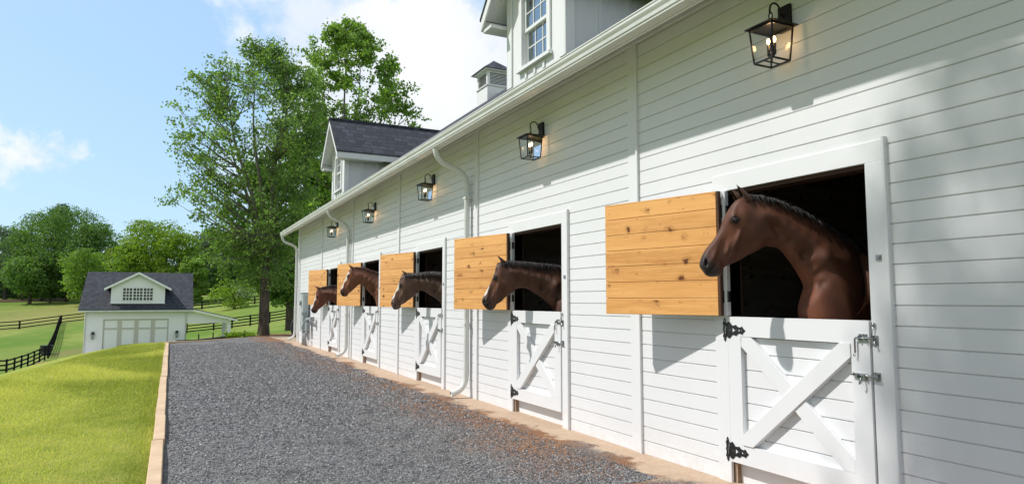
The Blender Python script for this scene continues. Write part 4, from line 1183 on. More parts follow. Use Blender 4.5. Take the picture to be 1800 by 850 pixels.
    # four jointed legs rooted inside the trunk
    for (t_, sx, hind) in ((.22, .15, 0), (.22, -.15, 0), (1.55, .15, 1), (1.55, -.15, 1)):
        b0_ = Vector((c0.x, c0.y, 0)) + bd * t_ + sd * sx
        path = [(0, 1.15, .12), (0, .85, .085), (0, .55, .050), (.0, .50, .052), (.0, .44, .04), (0, .18, .032), (-.03, .12, .04), (-.06, .05, .05), (-.07, .012, .062)] if not hind else \
               [(0, 1.15, .17), (-.06, .85, .12), (.10, .60, .062), (.13, .52, .06), (.10, .45, .042), (.08, .18, .034), (.04, .12, .04), (.01, .05, .05), (0, .012, .062)]
        pr_ = None
        for (o_, z_, r_) in path:
            ring = []
            for j in range(12):
                a = j / 12 * 6.2832; p = b0_ + bd * (o_ + r_ * math.cos(a)) + sd * r_ * math.sin(a) * .85; p.z = z_; verts.append(tuple(p)); cols.append(tuple(base * (.9 if z_ > .5 else .2))); ring.append(len(verts) - 1)
            if pr_:
                for j in range(12): faces.append((pr_[j], pr_[(j + 1) % 12], ring[(j + 1) % 12], ring[j]))
            pr_ = ring
        faces.append(tuple(pr_))
    me = bpy.data.meshes.new('body'); me.from_pydata(verts, [], faces)
    ca = me.color_attributes.new('coat', 'FLOAT_COLOR', 'POINT'); ca.data.foreach_set('color', np.concatenate([np.array(cols), np.ones((len(cols), 1))], 1).astype(np.float32).ravel())
    bm = bmesh.new(); bm.from_mesh(me); bmesh.ops.recalc_face_normals(bm, faces=bm.faces[:]); bm.to_mesh(me); bm.free()
    root = empty('horse', (c0.x, c0.y, 0.01), label, 'horse', 'horses looking out of the stalls'); RI = Matrix.Translation(-Vector(root.location))
    def fin(o): o.parent = root; o.matrix_parent_inverse = RI; return o
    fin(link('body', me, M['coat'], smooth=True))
    W3 = lambda u, z, l: O + VR * u + VF * l + Vector((0, 0, z))
    # eyes
    ie = np.argmin((U - eu) ** 2 + (Z - ez) ** 2 + (Lt > 0) * 9); half = abs(Lt.ravel()[ie])
    for sg in (-1, 1):
        w = B(); w.ball(W3(eu, ez, sg * (half - .0095 * k)), .0185 * k, seg=16); fin(w.done('eye', M['eye']))
        w = B(); rr = []
        for t_ in np.linspace(0, 2 * math.pi, 17):
            a, b = .0215 * math.cos(t_), .0150 * math.sin(t_) + .001
            rr.append(W3(eu + k * (a * math.cos(fa + .35) - b * math.sin(fa + .35)), ez + k * (a * math.sin(fa + .35) + b * math.cos(fa + .35)), sg * (half + .0035 - .30 * abs(a) * k)))
        w.tube(rr[:10], .0040 * k, 6, caps=False); fin(w.done('eyelid', M['mane'] if key != 'h4' else M['mane3']))
    # ears: cupped leaves
    for (pts, lat) in ((pr['ear'], -1), (pr['ear2'], 1)):
        b_, t_ = np.array(pts[0]), np.array(pts[1]); ax = t_ - b_; Le = math.hypot(*ax); ax = ax / Le; nrm = np.array((ax[1], -ax[0]))
        if nrm[0] > 0: nrm = -nrm               # open side looks forward (towards the muzzle)
        vs, fs, cl = [], [], []; na, nb = 14, 14
        for i in range(na):
            s_ = i / (na - 1); wv = .036 * k * (math.sin(math.pi * min(1, (s_ * .78 + .26))) ** .8) * (1 if s_ < .97 else .3) + .001
            curl = 2.1 - 1.0 * s_; bend = .012 * math.sin(s_ * 3.0)
            for layer in (0, 1):
                for j in range(nb):
                    a = -curl + 2 * curl * j / (nb - 1); rr_ = wv * (1 if layer == 0 else .86)
                    fwd = -math.cos(a) * rr_; lt = math.sin(a) * rr_ * .95
                    ctr = b_ + ax * (s_ * Le - .018) + nrm * (-.004 + bend + fwd)
                    ol = lat * (.036 * k + .010 * s_) + lt
                    vs.append(tuple(W3(ctr[0], ctr[1], ol))); cl.append(tuple(base * (.9 - .45 * s_) if layer == 0 else base * .38))
        q = lambda i, l, j: i * 2 * nb + l * nb + j
        for i in range(na - 1):
            for j in range(nb - 1):
                fs.append((q(i, 0, j), q(i, 0, j + 1), q(i + 1, 0, j + 1), q(i + 1, 0, j))); fs.append((q(i, 1, j + 1), q(i, 1, j), q(i + 1, 1, j), q(i + 1, 1, j + 1)))
            for j in (0, nb - 1): fs.append((q(i, 0, j), q(i + 1, 0, j), q(i + 1, 1, j), q(i, 1, j)))
        for j in range(nb - 1): fs.append((q(na - 1, 0, j), q(na - 1, 0, j + 1), q(na - 1, 1, j + 1), q(na - 1, 1, j)))
        me = bpy.data.meshes.new('ear'); me.from_pydata(vs, [], fs); ca = me.color_attributes.new('coat', 'FLOAT_COLOR', 'POINT')
        ca.data.foreach_set('color', np.concatenate([np.array(cl), np.ones((len(cl), 1))], 1).astype(np.float32).ravel())
        fin(link('ear', me, M['coat'], smooth=True))
    # mane of many tapering locks
    def lock(w, p, d0, ln, wid, out):
        pts = []; v = Vector(d0).normalized(); p = Vector(p); m = 6
        for i in range(m + 1):
            pts.append(p.copy()); v = (v + Vector((0, 0, -1)) * .34 * (1 if i < 5 else .5) + Vector((rng.normal(0, .05), rng.normal(0, .05), rng.normal(0, .05)))).normalized(); p = p + v * ln / m
        w.tube(pts, [wid * max(.12, (1 - (i / m) ** 1.8)) for i in range(m + 1)], 5)
    w = B(); iu0, iu1 = 10.3, min(n0 - 2.0, 19)
    for q_ in range(strands):
        f_ = rng.uniform(iu0, iu1); row = S[int(np.argmin(np.abs(tt - f_)))]
        near = -1 if (rng.random() < mane_near) else 1
        l0 = near * rng.uniform(.0, .022); p = W3(row[0] + rng.normal(0, .004), row[1] + .004, l0)
        back = VR * rng.uniform(.1, .7); d0 = VF * near * rng.uniform(.6, 1.0) + Vector((0, 0, rng.uniform(-.05, .22))) + back
        lock(w, p, d0, mane_len * rng.uniform(.55, 1.15), rng.uniform(.003, .0062), near)
    for q_ in range(strands // 2):                    # low ridge of hair so that no skin shows along the crest
        f_ = rng.uniform(iu0, iu1); row = S[int(np.argmin(np.abs(tt - f_)))]; p = W3(row[0], row[1] - .003, rng.normal(0, .010)); w.tube([p, p + VR * .04 + Vector((0, 0, .010 - .03 * rng.random())), p + VR * .09 + Vector((0, 0, -.04 * rng.random() - .01))], [.007, .007, .002], 5)
    fin(w.done('mane', mane_mat))
    if forelock:
        w = B(); row = S[int(np.argmin(np.abs(tt - 10)))]
        for q_ in range(46):
            p = W3(row[0] + rng.uniform(-.01, .03), row[1] + rng.uniform(-.005, .012), rng.normal(0, .014)); dd = Vector((math.cos(fa) * VR.x, math.cos(fa) * VR.y, math.sin(fa) * .6)); lock(w, p, dd * .8 + VF * rng.normal(0, .3), .10 * rng.uniform(.5, 1.1), .0035, 1)
        fin(w.done('forelock', mane_mat))
    return root


make_horse('h1', (.105, .037, .018), (.030, .024, .022), None, M['mane'], .35, 'glossy reddish bay horse with black mane looking out of the stall nearest the camera', (.98, .2), 1.0, (1.6, 1.4, 1.2), .10, 420)
make_horse('h2', (.085, .034, .018), (.030, .022, .018), (2.0, 5.0, .10), M['mane'], .8, 'dark brown horse with wavy black mane looking out of the second stall', (1, .1), .96, (1.1, 1, 1), .125, 420, True)
make_horse('h3', (.105, .058, .038), (.11, .075, .065), (1.2, 7.6, .13), M['mane3'], .85, 'greyish brown horse with long dark mane and white blaze, middle stall', (1, .1), 1.0, (1.1, 1.1, 1.1), .16, 420, True)
make_horse('h4', (.165, .060, .028), (.025, .020, .020), (1.6, 8.6, .17), M['mane2'], .5, 'chestnut horse with reddish mane and broad white blaze, holding its head highest, fourth stall', (1, .1), 1.05, (1.1, 1, 1), .07, 200)
make_horse('h5', (.130, .044, .022), (.030, .022, .020), (1.4, 7.6, .17), M['mane'], .6, 'bay horse with black mane and white blaze, in the farthest stall', (1, .1), 1.05, (1.1, 1, 1), .09, 200, True)

# ================================================================== THINGS BY THE BARN
mb = empty('meter_box', (3.60, 21.3, 0), 'tall grey electrical cabinet with conduits at the far end of the barn wall', 'meter box'); MI = Matrix.Translation((-3.60, -21.3, 0))
def fin2(o): o.parent = mb; o.matrix_parent_inverse = MI; return o
w = B(); w.box(3.54, 3.70, 21.05, 21.55, .42, 1.55); w.box(3.535, 3.539, 21.08, 21.52, .46, 1.50); w.box(3.52, 3.72, 21.04, 21.56, 1.551, 1.575); fin2(w.done('cabinet', M['cabinet'], bevel=.006))
w = B(); w.tube([(3.62, 21.25, .42), (3.62, 21.25, -.02)], .045, 12); w.tube([(3.60, 21.05, .95), (3.52, 20.9, .95)], .05, 12); w.tube([(3.62, 21.48, .42), (3.62, 21.48, -.02)], .028, 10); fin2(w.done('conduit', M['conduit']))
w = B(); w.disc((3.51, 21.4, 1.27), (1, 0, 0), .075, .06, 18); fin2(w.done('meter_dial', M['conduit']))
w = B(); w.tube([(3.64, 21.0, .80), (3.60, 20.0, .80)], .035, 10); w.box(3.55, 3.67, 19.92, 20.12, .74, .87); w.box(3.56, 3.66, 20.55, 20.80, .45, .70); w.tube([(3.6, 20.68, .8), (3.6, 20.68, .7)], .03, 8)
w.tube([(3.6, 20.66, .45), (3.56, 20.68, .25), (3.6, 20.7, -.01)], .022, 8); w.tube([(3.6, 20.85, .8), (3.5, 20.95, .55), (3.6, 20.9, .3), (3.6, 20.9, -.01)], .018, 8); w.disc((3.55, 20.68, .34), (1, 0, 0), .07, .02, 14); fin2(w.done('pipe_arm', M['conduit'], bevel=0))
# dark tyre leaning behind the far corner
w = B(); ringp = [(4.0 + .0 * math.cos(a) + .36 * math.cos(a) * .6, 25.0 + .36 * math.cos(a) * .8, .37 + .36 * math.sin(a)) for a in np.linspace(0, 2 * math.pi, 25)]
w = B(); w.tube([(4.10 + .31 * math.cos(a) * .9, 24.6 + .31 * math.cos(a) * -.45, .41 + .33 * math.sin(a)) for a in np.linspace(0, 2 * math.pi, 29)], .085, 12, caps=False)
tag(w.done('tyre', M['rubber']), 'black tyre standing upright behind the far corner of the barn', 'tyre')

# timber edging: separate lengths
TL = ['nearest', 'second nearest', 'third nearest', 'fourth nearest', 'fifth', 'sixth', 'seventh', 'eighth', 'ninth', 'farthest']
y = 2.6; rr = random.Random(4); i = 0; cuts = [2.9, 5.35, 7.35, 8.9, 11.1, 13.4, 15.8, 18.2, 20.5, 22.4, 24.15]
for i in range(10):
    a, b = cuts[i], cuts[i + 1]; w = B(); n = 5; o0 = rr.uniform(-.006, .006); o1 = rr.uniform(-.006, .006)
    pts0 = [(-.105 + o0, a + .006), (-.004 + o0, a + .006), (-.004 + o1, b - .006), (-.105 + o1, b - .006)]
    w.prism(pts0, 2, -.10, .030 + rr.uniform(-.006, .01))
    o = w.done('edging_timber', M['timber'], bevel=.007); tag(o, 'pale timber edging length between lawn and gravel, %s from the camera%s' % (TL[i], '' if i < 9 else ' at the corner'), 'edging timber', 'timbers edging the gravel')
w = B(); w.bar((-.1, 24.22, .0), (1.0, 24.75, -.01), .09, .10); w.bar((1.0, 24.75, -.01), (2.35, 26.35, -.03), .09, .10); tag(w.done('end_edging', M['timber'], bevel=.006), 'pale timber edging crossing the far end of the gravel', 'edging timber')
w = B(); w.prism([(.25, 25.5), (.9, 25.6), (1.9, 27.4), (3.0, 28.6), (2.9, 28.75), (1.8, 27.55), (.8, 25.75), (.2, 25.6)], 2, -.3, .02)
for p in ((.9, 25.7), (1.9, 27.5), (1.4, 26.7), (2.6, 28.3)): w.box(p[0] - .02, p[0] + .02, p[1] - .02, p[1] + .02, -.3, .20)
tag(w.done('silt_fence', M['fabric']), 'low black silt fence with short stakes behind the end of the gravel', 'silt fence')

# ================================================================== GARAGE
GY0 = 60.0; ga = empty('garage', (-2.3, GY0, -2.9), 'white detached garage with dark roof, wide gabled dormer and open lean-to', 'garage'); GI = Matrix.Translation((2.3, -GY0, 2.9))
def gp(o): o.parent = ga; o.matrix_parent_inverse = GI; return o
gx0, gx1, gd = -5.68, 1.13, 10.3; ez, rz = .66, 3.68; ry = GY0 + 4.95
w = B(); dx0, dx1, dz = -4.49, -.07, -.06
w.box(gx0, dx0, GY0, GY0 + .2, -4, ez); w.box(dx1, gx1, GY0, GY0 + .2, -4, ez); w.box(dx0, dx1, GY0, GY0 + .2, dz, ez)
for xx in (gx0, gx1 - .2): w.prism([(GY0 + .201, -4), (GY0 + gd, -4), (GY0 + gd, ez), (ry, rz - .2), (GY0 + .201, ez)], 0, xx, xx + .2)
w.box(gx0 + .201, gx1 - .201, GY0 + gd - .2, GY0 + gd, -4, ez)
for xx in (gx0 - .02, gx1 - .12): w.box(xx, xx + .14, GY0 - .03, GY0 - .001, -4, ez - .05)
w.box(dx0 - .16, dx0, GY0 - .03, GY0 - .001, -4, dz + .16); w.box(dx1, dx1 + .16, GY0 - .03, GY0 - .001, -4, dz + .16); w.box(dx0, dx1, GY0 - .03, GY0 - .001, dz, dz + .16)
gp(w.done('wall', M['gwall']))
w = B(); w.box(dx0, dx1, GY0 + .08, GY0 + .12, -4, dz)
gd_ = gp(w.done('garage_door', M['garagedoor'])); w = B()
for i, (a, b) in enumerate(((0, .10), (.94, 1.24), (2.06, 2.36), (3.18, 3.48), (4.32, 4.42))): w.box(dx0 + a, dx0 + b, GY0 + .05, GY0 + .079, -4, dz)
w.box(dx0 + .1, dx1 - .1, GY0 + .055, GY0 + .0795, dz - .12, dz); w.box(dx0 + .1, dx1 - .1, GY0 + .055, GY0 + .0795, dz - .80, dz - .66); w.done('door_rail', M['tan'], gd_)
w = B(); s_ = (rz - ez) / (ry - GY0 + .45); a_ = GY0 - .45; w.prism([(a_, ez + .0), (ry, rz), (2 * ry - a_, ez), (2 * ry - a_, ez - .06), (ry, rz - .06), (a_, ez - .06)], 0, gx0 - .42, gx1 + .50)
gp(w.done('roof', M['shingle_g']))
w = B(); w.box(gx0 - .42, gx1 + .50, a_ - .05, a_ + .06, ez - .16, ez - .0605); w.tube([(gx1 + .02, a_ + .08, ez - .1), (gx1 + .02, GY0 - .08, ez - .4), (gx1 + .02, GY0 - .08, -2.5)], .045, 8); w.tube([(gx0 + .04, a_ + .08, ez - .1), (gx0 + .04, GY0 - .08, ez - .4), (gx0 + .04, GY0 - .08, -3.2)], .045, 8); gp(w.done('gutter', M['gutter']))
# dormer
cx, hw, dy0 = -2.25, 1.83, GY0 + .20
w = B(); w.prism([(cx - hw, 1.12), (cx + hw, 1.12), (cx + hw, 2.42), (cx, 3.34), (cx - hw, 2.42)], 1, dy0, ry - .5); gdm = gp(w.done('dormer', M['gwall']))
w = B(); s2 = (3.50 - 2.26) / 2.24
for sg in (-1, 1): w.prism([(cx, 3.50), (cx + sg * 2.24, 2.26), (cx + sg * 2.24, 2.20), (cx, 3.44)], 1, dy0 - .3, ry + .1)
w.done('dormer_roof', M['shingle_g'], gdm)
w = B()
for sg in (-1, 1): w.prism([(cx, 3.52), (cx + sg * 2.27, 2.27), (cx + sg * 2.27, 2.10), (cx, 3.35)], 1, dy0 - .34, dy0 - .301)
w.box(cx - hw - .02, cx + hw + .02, dy0 - .03, dy0 - .001, 1.10, 1.20); w.done('dormer_fascia', M['gwall'], gdm)
for a, b in ((-3.28, -2.67), (-2.59, -1.97), (-1.89, -1.27)):
    w = B(); w.box(a + .002, b - .002, dy0 - .033, dy0 - .002, 1.33, 2.32)
    f_ = w.done('window', M['gglass'], gdm)
    w2 = B(); z0_, z1_ = 1.36, 2.29
    w2.box(a - .038, a, dy0 - .06, dy0 - .036, 1.28, 2.37); w2.box(b, b + .038, dy0 - .06, dy0 - .036, 1.28, 2.37); w2.box(a, b, dy0 - .06, dy0 - .036, 1.28, 1.36); w2.box(a, b, dy0 - .06, dy0 - .036, 2.29, 2.37)
    for j in (1, 2): xx = a + (b - a) * j / 3; w2.box(xx - .024, xx + .024, dy0 - .055, dy0 - .0355, z0_, z1_)
    for j in (1, 2, 3): zz = z0_ + (z1_ - z0_) * j / 4; w2.box(a, b, dy0 - .057, dy0 - .0358, zz - .022, zz + .022)
    w2.done('window_grid', M['gwall'], gdm)
# lean-to
w = B(); w.prism([(gx1 + .51, ez - .0), (4.90, -.17), (4.90, -.32), (gx1 + .51, ez - .15)], 1, GY0 - .45, GY0 + 6); lt = gp(w.done('lean_to_roof', [M['gwall']]))
w = B(); w.prism([(gx1 + .51, ez + .03), (4.92, -.14), (4.92, -.168), (gx1 + .51, ez + .002)], 1, GY0 - .47, GY0 + 6); w.done('lean_to_shingles', M['shingle_g'], lt)
w = B(); w.prism([(gx1 + .01, ez - .18), (gx1 + .5, ez - .18), (4.4, -.22), (4.4, -.44), (gx1 + .01, -.46)], 1, GY0 - .02, GY0 + .12); w.done('gable_panel', M['gwall'], lt)
for yy in (GY0 - .02, GY0 + 5.5): w = B(); w.box(4.13, 4.43, yy, yy + .28, -3, -.445); w.done('post', M['gwall'], lt)
for xx, lb in ((-5.11, 'small dark wall lantern left of the garage door'), (.53, 'small dark wall lantern right of the garage door')):
    w = B(); w.box(-.10, .10, -.02, .0, .05, .30); w.box(-.04, .04, -.16, -.02, .18, .22); w.prism([(-.14, .12), (.14, .12), (.05, .24), (-.05, .24)], 1, -.22, -.04); w.mi = 1; w.prism([(-.11, .119), (.11, .119), (.08, -.18), (-.08, -.18)], 1, -.20, -.05); w.mi = 0; w.box(-.09, .09, -.21, -.04, -.21, -.181)
    o = w.done('wall_lantern', [M['iron'], M['conduit']]); o.location = (xx, GY0 - .03, -1.30); tag(o, lb, 'wall lantern', 'lanterns on the garage')

# ================================================================== FENCES
def fence(name, pts, spacing, rails, ph, label, pw=.13, top_extra=.06, rh=.14):
    root = empty(name, (pts[0][0], pts[0][1], float(hgt(*pts[0]))), label, 'fence'); RI = Matrix.Translation(-Vector(root.location))
    P = [Vector((x, y, 0)) for x, y in pts]; segs = []; carry = 0; posts = []
    for a, b in zip(P[:-1], P[1:]):
        L = (b - a).length; n = max(1, round(L / spacing))
        for i in range(n): posts.append(a + (b - a) * i / n)
    posts.append(P[-1]); pp = []
    for p in posts: z = float(hgt(p.x, p.y)); pp.append(Vector((p.x, p.y, z)))
    proto = None
    for i, p in enumerate(pp):
        d = (pp[min(i + 1, len(pp) - 1)] - pp[max(i - 1, 0)]); a = math.atan2(d.y, d.x)
        if proto is None:
            w = B(); w.box(-pw / 2, pw / 2, -pw / 2, pw / 2, -.3, ph + top_extra); w.mi = 0; proto = w.done('post', M['fence'], bevel=.008); o = proto
        else: o = proto.copy(); COL.objects.link(o)
        o.parent = root; o.matrix_parent_inverse = RI; o.location = p + Vector((0, 0, random.uniform(-.02, .02))); o.rotation_euler = (random.uniform(-.012, .012), random.uniform(-.012, .012), a)
    for k in range(rails):
        z = .22 + (ph - .30) * k / (rails - 1) if rails > 1 else ph; w = B()
        for a, b in zip(pp[:-1], pp[1:]):
            d = (b - a).normalized(); nrm = Vector((-d.y, d.x, 0)).normalized() * (pw / 2 + .012); w.bar(a + nrm + Vector((0, 0, z + random.uniform(-.012, .012))), b + nrm + Vector((0, 0, z + random.uniform(-.012, .012))), .03, rh)
        o = w.done('rail', M['fence']); o.parent = root; o.matrix_parent_inverse = RI
    return root


fence('board_fence', [(-12.9, 61.4), (-11.85, 69.3), (-11.4, 85.2)], 2.65, 4, 1.42, 'near black four board fence running from lower left up the valley')
fence('board_fence', [(-11.4, 87.3), (-13.3, 106), (-17.84, 149.4)], 2.9, 4, 1.42, 'black fence seen end on, climbing past the garage to the meadow', .16)
fence('board_fence', [(-44, 150), (-30.0, 143.5), (-23.1, 143.5), (-17.84, 149.4), (-13.2, 151), (-6, 150)], 6.2, 3, 1.42, 'black three rail fence crossing the left meadow behind the garage', .22, rh=.17)
fence('board_fence', [(2.0, 98.2), (5.1, 96.5), (9.3, 94.4), (13.7, 91.8), (18, 89)], 2.7, 4, 1.40, 'black four board fence across the grass behind the lean-to', .15)
fence('board_fence', [(-6, 150.1), (5.3, 141), (10.5, 138.4), (17.4, 131.5), (24, 122)], 5.2, 3, 1.40, 'upper black fence along the rise under the trees', .22, rh=.17)
# yard items near the first fence
z0_ = float(hgt(-12.3, 90)); w = B(); w.tube([(-12.2, 92, z0_ + .5), (-12.2, 92, z0_ + 1.1), (-12.2, 92, z0_ + 1.15)], [.55, .62, .64], 20); w.tube([(-12.2, 92, z0_ + .0), (-12.2, 92, z0_ + .5)], [.45, .55], 20); tag(w.done('water_trough', M['rubber']), 'round black water trough beside the fence left of the garage', 'trough')
xx, yy = -9.9, 76; z0_ = float(hgt(xx, yy)); w = B(); w.tube([(xx - .9, yy - .1, z0_ + .2), (xx - .3, yy, z0_ + .27), (xx + .4, yy + .1, z0_ + .26), (xx + .9, yy + .2, z0_ + .2)], [.22, .27, .28, .2], 10); tag(w.done('log', M['rawwood']), 'short brown log lying in the grass left of the garage', 'log')
for (xx, yy, lb) in ((-8.7, 77, 'small orange clay mound between log and garage, left one'), (-7.9, 78, 'small orange clay mound nearest the garage wall')):
    z0_ = float(hgt(xx, yy)); w = B(); w.ball((xx, yy, z0_ + .05), .35, 1, 1, .9, 10)
    for v in w.bm.verts: v.co += Vector((random.uniform(-.05, .05), random.uniform(-.05, .05), random.uniform(-.05, .05)))
    tag(w.done('clay_mound', M['clay']), lb, 'mound', 'orange clay mounds')
# pale shed beyond the upper fence
w = B(); zz = float(hgt(26, 150)); w.box(23, 34, 150, 155, zz - 1, zz + 1.8); sh = w.done('shed', M['drive']); tag(sh, 'long low pale shed far off beyond the upper fence', 'shed')
w = B(); w.prism([(149.5, zz + 1.81), (152.5, zz + 2.9), (155.5, zz + 1.81)], 0, 22.6, 34.4); w.done('shed_roof', M['conduit'], sh)

# ================================================================== TREES
def leaf_mesh(name, C, size, tone, flat=.0, aspect=.62, rng=RNG, nrm_bias=None):
    """one folded leaf-shaped quad pair per centre"""
    n = len(C); a = rng.normal(size=(n, 3)); a[:, 2] = a[:, 2] * .6 + (.25 if nrm_bias is None else 0)
    if nrm_bias is not None: a = a * .75 + nrm_bias
    nrm = a / np.linalg.norm(a, axis=1, keepdims=True)
    t = rng.normal(size=(n, 3)); t -= nrm * (t * nrm).sum(1, keepdims=True); t /= np.linalg.norm(t, axis=1, keepdims=True); b = np.cross(nrm, t)
    s = size[:, None]; V = np.stack([C - t * s, C + b * s * aspect + nrm * s * .18, C + t * s, C - b * s * aspect + nrm * s * .18], 1).reshape(-1, 3)
    return raw_mesh(name, V, np.arange(n * 4).reshape(-1, 4), np.repeat(tone, 4))


def branchy_tree(name, base, height, env, stems, tips, leaves_per, leaf, mats, label, trunk_r, first=.25, leaf_s=.075, seed=1, spread=.42, lean=(0, 0), depth_ratio=.85, cat='tree'):
    """env: list of (z fraction, left extent, right extent) in metres across the view direction of the yard; tips are sampled in that envelope"""
    rng = np.random.default_rng(seed); bx, by = base; bz = float(hgt(bx, by)); root = empty(name, (bx, by, bz), label, cat); RI = Matrix.Translation(-Vector(root.location))
    zf = [e[0] for e in env]; el = [e[1] for e in env]; er = [e[2] for e in env]
    w = B(); br = B(); r_ax = VR; f_ax = VF
    def P(u, v, z): return Vector((bx, by, bz + z)) + r_ax * u + f_ax * v
    # trunk and stems
    fork = height * first; w.tube([P(0, 0, -.3), P(0, 0, .05), P(.0, 0, .5), P(lean[0] * .3, 0, fork * .6), P(lean[0] * .5, 0, fork)], [trunk_r * 1.55, trunk_r * 1.25, trunk_r, trunk_r * .9, trunk_r * .82], 14)
    S_ = []
    for (u1, v1, z1) in stems:
        pts = []
        for t_ in np.linspace(0, 1, 12):
            pts.append(P(lean[0] * .5 + (u1 - lean[0] * .5) * t_ ** .85 + .08 * math.sin(t_ * 9 + u1), v1 * t_ ** .85 + .08 * math.cos(t_ * 7 + v1), fork * .97 + (z1 - fork) * t_))
        br.tube(pts, [trunk_r * .5 * (1 - t_) ** 1.1 + .010 for t_ in np.linspace(0, 1, 12)], 8); S_.append(pts)
    C, T, Sz = [], [], []
    allp = [(p, i) for s_ in S_ for i, p in enumerate(s_)]
    for k in range(tips):
        zt = height * (first * .55 + (1.0 - first * .55) * rng.random() ** .85) ; f = zt / height
        L_, R_ = np.interp(f, zf, el), np.interp(f, zf, er); q = rng.uniform(-1, 1); q = np.sign(q) * abs(q) ** .85
        u = (-(-q) * R_) if q > 0 else q * L_; mid = (R_ - L_) / 2; half = (R_ + L_) / 2; vmax = depth_ratio * half * math.sqrt(max(0, 1 - min(1, ((u - mid) / max(half, .1)) ** 2))); v = rng.uniform(-1, 1) * max(vmax, .25)
        tip = P(u, v, zt)
        best, bd_ = None, 1e9
        for p, i in allp:
            dz = tip.z - p.z
            hd = math.hypot(tip.x - p.x, tip.y - p.y); cost = hd + abs(dz - hd * .75) * .8
            if cost < bd_: best, bd_ = p, cost
        mid_ = best.lerp(tip, .5) + Vector((rng.normal(0, .12), rng.normal(0, .12), -.12 * (tip - best).length * .8 + rng.normal(0, .06))); pts = [best * (1 - t_) ** 2 + mid_ * 2 * t_ * (1 - t_) + tip * t_ * t_ for t_ in np.linspace(0, 1, 7)]
        L = (tip - best).length; r0 = min(trunk_r * .26, .009 + L * .010); br.tube(pts, [r0 * (1 - t_) + .004 for t_ in np.linspace(0, 1, 7)], 5)
        # side twigs with leaf sprays
        nt_ = 7; tw = []
        for j in range(nt_):
            s0 = rng.uniform(.35, 1.0); q0 = pts[6 if j < 2 else min(6, int(s0 * 7))]; dv = Vector(rng.normal(0, 1, 3)); dv.z = abs(dv.z) * .5 - .1; dv.normalize(); q1 = q0 + dv * rng.uniform(.25, .75) * spread * 1.9; br.tube([q0, q0.lerp(q1, .5) + Vector((0, 0, .04)), q1], [.009, .006, .003], 3, caps=False); tw.append((q0, q1))
        n = int(leaves_per * rng.uniform(.7, 1.25)); tb = rng.normal(.0, .16)
        for j in range(n):
            q0, q1 = tw[rng.integers(nt_)]; t_ = rng.beta(2.2, 1.1); c = q0.lerp(q1, t_); o = rng.normal(0, .085 * (spread / .42), 3); C.append((c.x + o[0], c.y + o[1], c.z + o[2] - .03)); T.append(np.clip(.45 + tb + rng.normal(0, .22), 0, 1)); Sz.append(leaf_s * rng.uniform(.65, 1.25))
    def fin(o): o.parent = root; o.matrix_parent_inverse = RI
    fin(w.done('trunk', M['bark'])); fin(br.done('branch', M['bark2']))
    fin(link('crown', leaf_mesh('crown', np.array(C), np.array(Sz), np.array(T), rng=rng), mats))
    return root


branchy_tree('poplar_tree', (3.21, 27.66), 11.3,
             [(0, .6, .5), (.16, .8, .9), (.22, 1.6, 1.2), (.34, 3.2, 1.3), (.44, 3.6, 1.4), (.54, 3.4, 1.7), (.66, 3.8, 2.1), (.76, 3.6, 2.4), (.86, 2.9, 2.1), (.93, 2.2, 1.0), (1.0, 1.0, .1)],
             [(-.9, .2, 11.0), (.7, -.3, 9.6), (-2.0, .5, 8.6), (-1.5, -.8, 9.8), (.2, .8, 10.2), (1.3, .5, 8.3)], 285, 118, 1, M['leaf_main'], 'tall airy poplar with dark trunk standing at the far end of the gravel', .19, .30, .060, 5, .50)
branchy_tree('broadleaf_tree', (8.2, 35.3), 15.9,
             [(0, .6, .6), (.3, 2.8, 2.2), (.5, 3.3, 3.0), (.62, 3.3, 3.5), (.75, 2.9, 3.3), (.85, 2.6, 2.7), (.93, 2.2, 1.2), (1, 1.0, .1)],
             [(-.6, .2, 16.0), (1.8, .3, 13.5), (-1.6, -.5, 13.5), (.5, -.8, 14.5), (2.6, .6, 11.5)], 260, 140, 1, M['leaf_light'], 'tall bright green tree rising behind the barn roof, right of the poplar', .24, .28, .088, 9, .5)
branchy_tree('maple_tree', (6.6, 44), 12.2, [(0, .5, .5), (.2, 1.2, 2.0), (.28, 2.6, 3.0), (.42, 4.4, 4.0), (.65, 4.2, 4.2), (.85, 2.8, 3.2), (1, .5, .8)],
             [(0, 0, 11.8), (2, .5, 9.5), (-2, -.5, 9.5), (1, -1.5, 10)], 150, 230, 1, M['leaf_mid'], 'dense dark green tree between the poplar and the barn corner', .25, .28, .13, 12, .75, depth_ratio=.6)


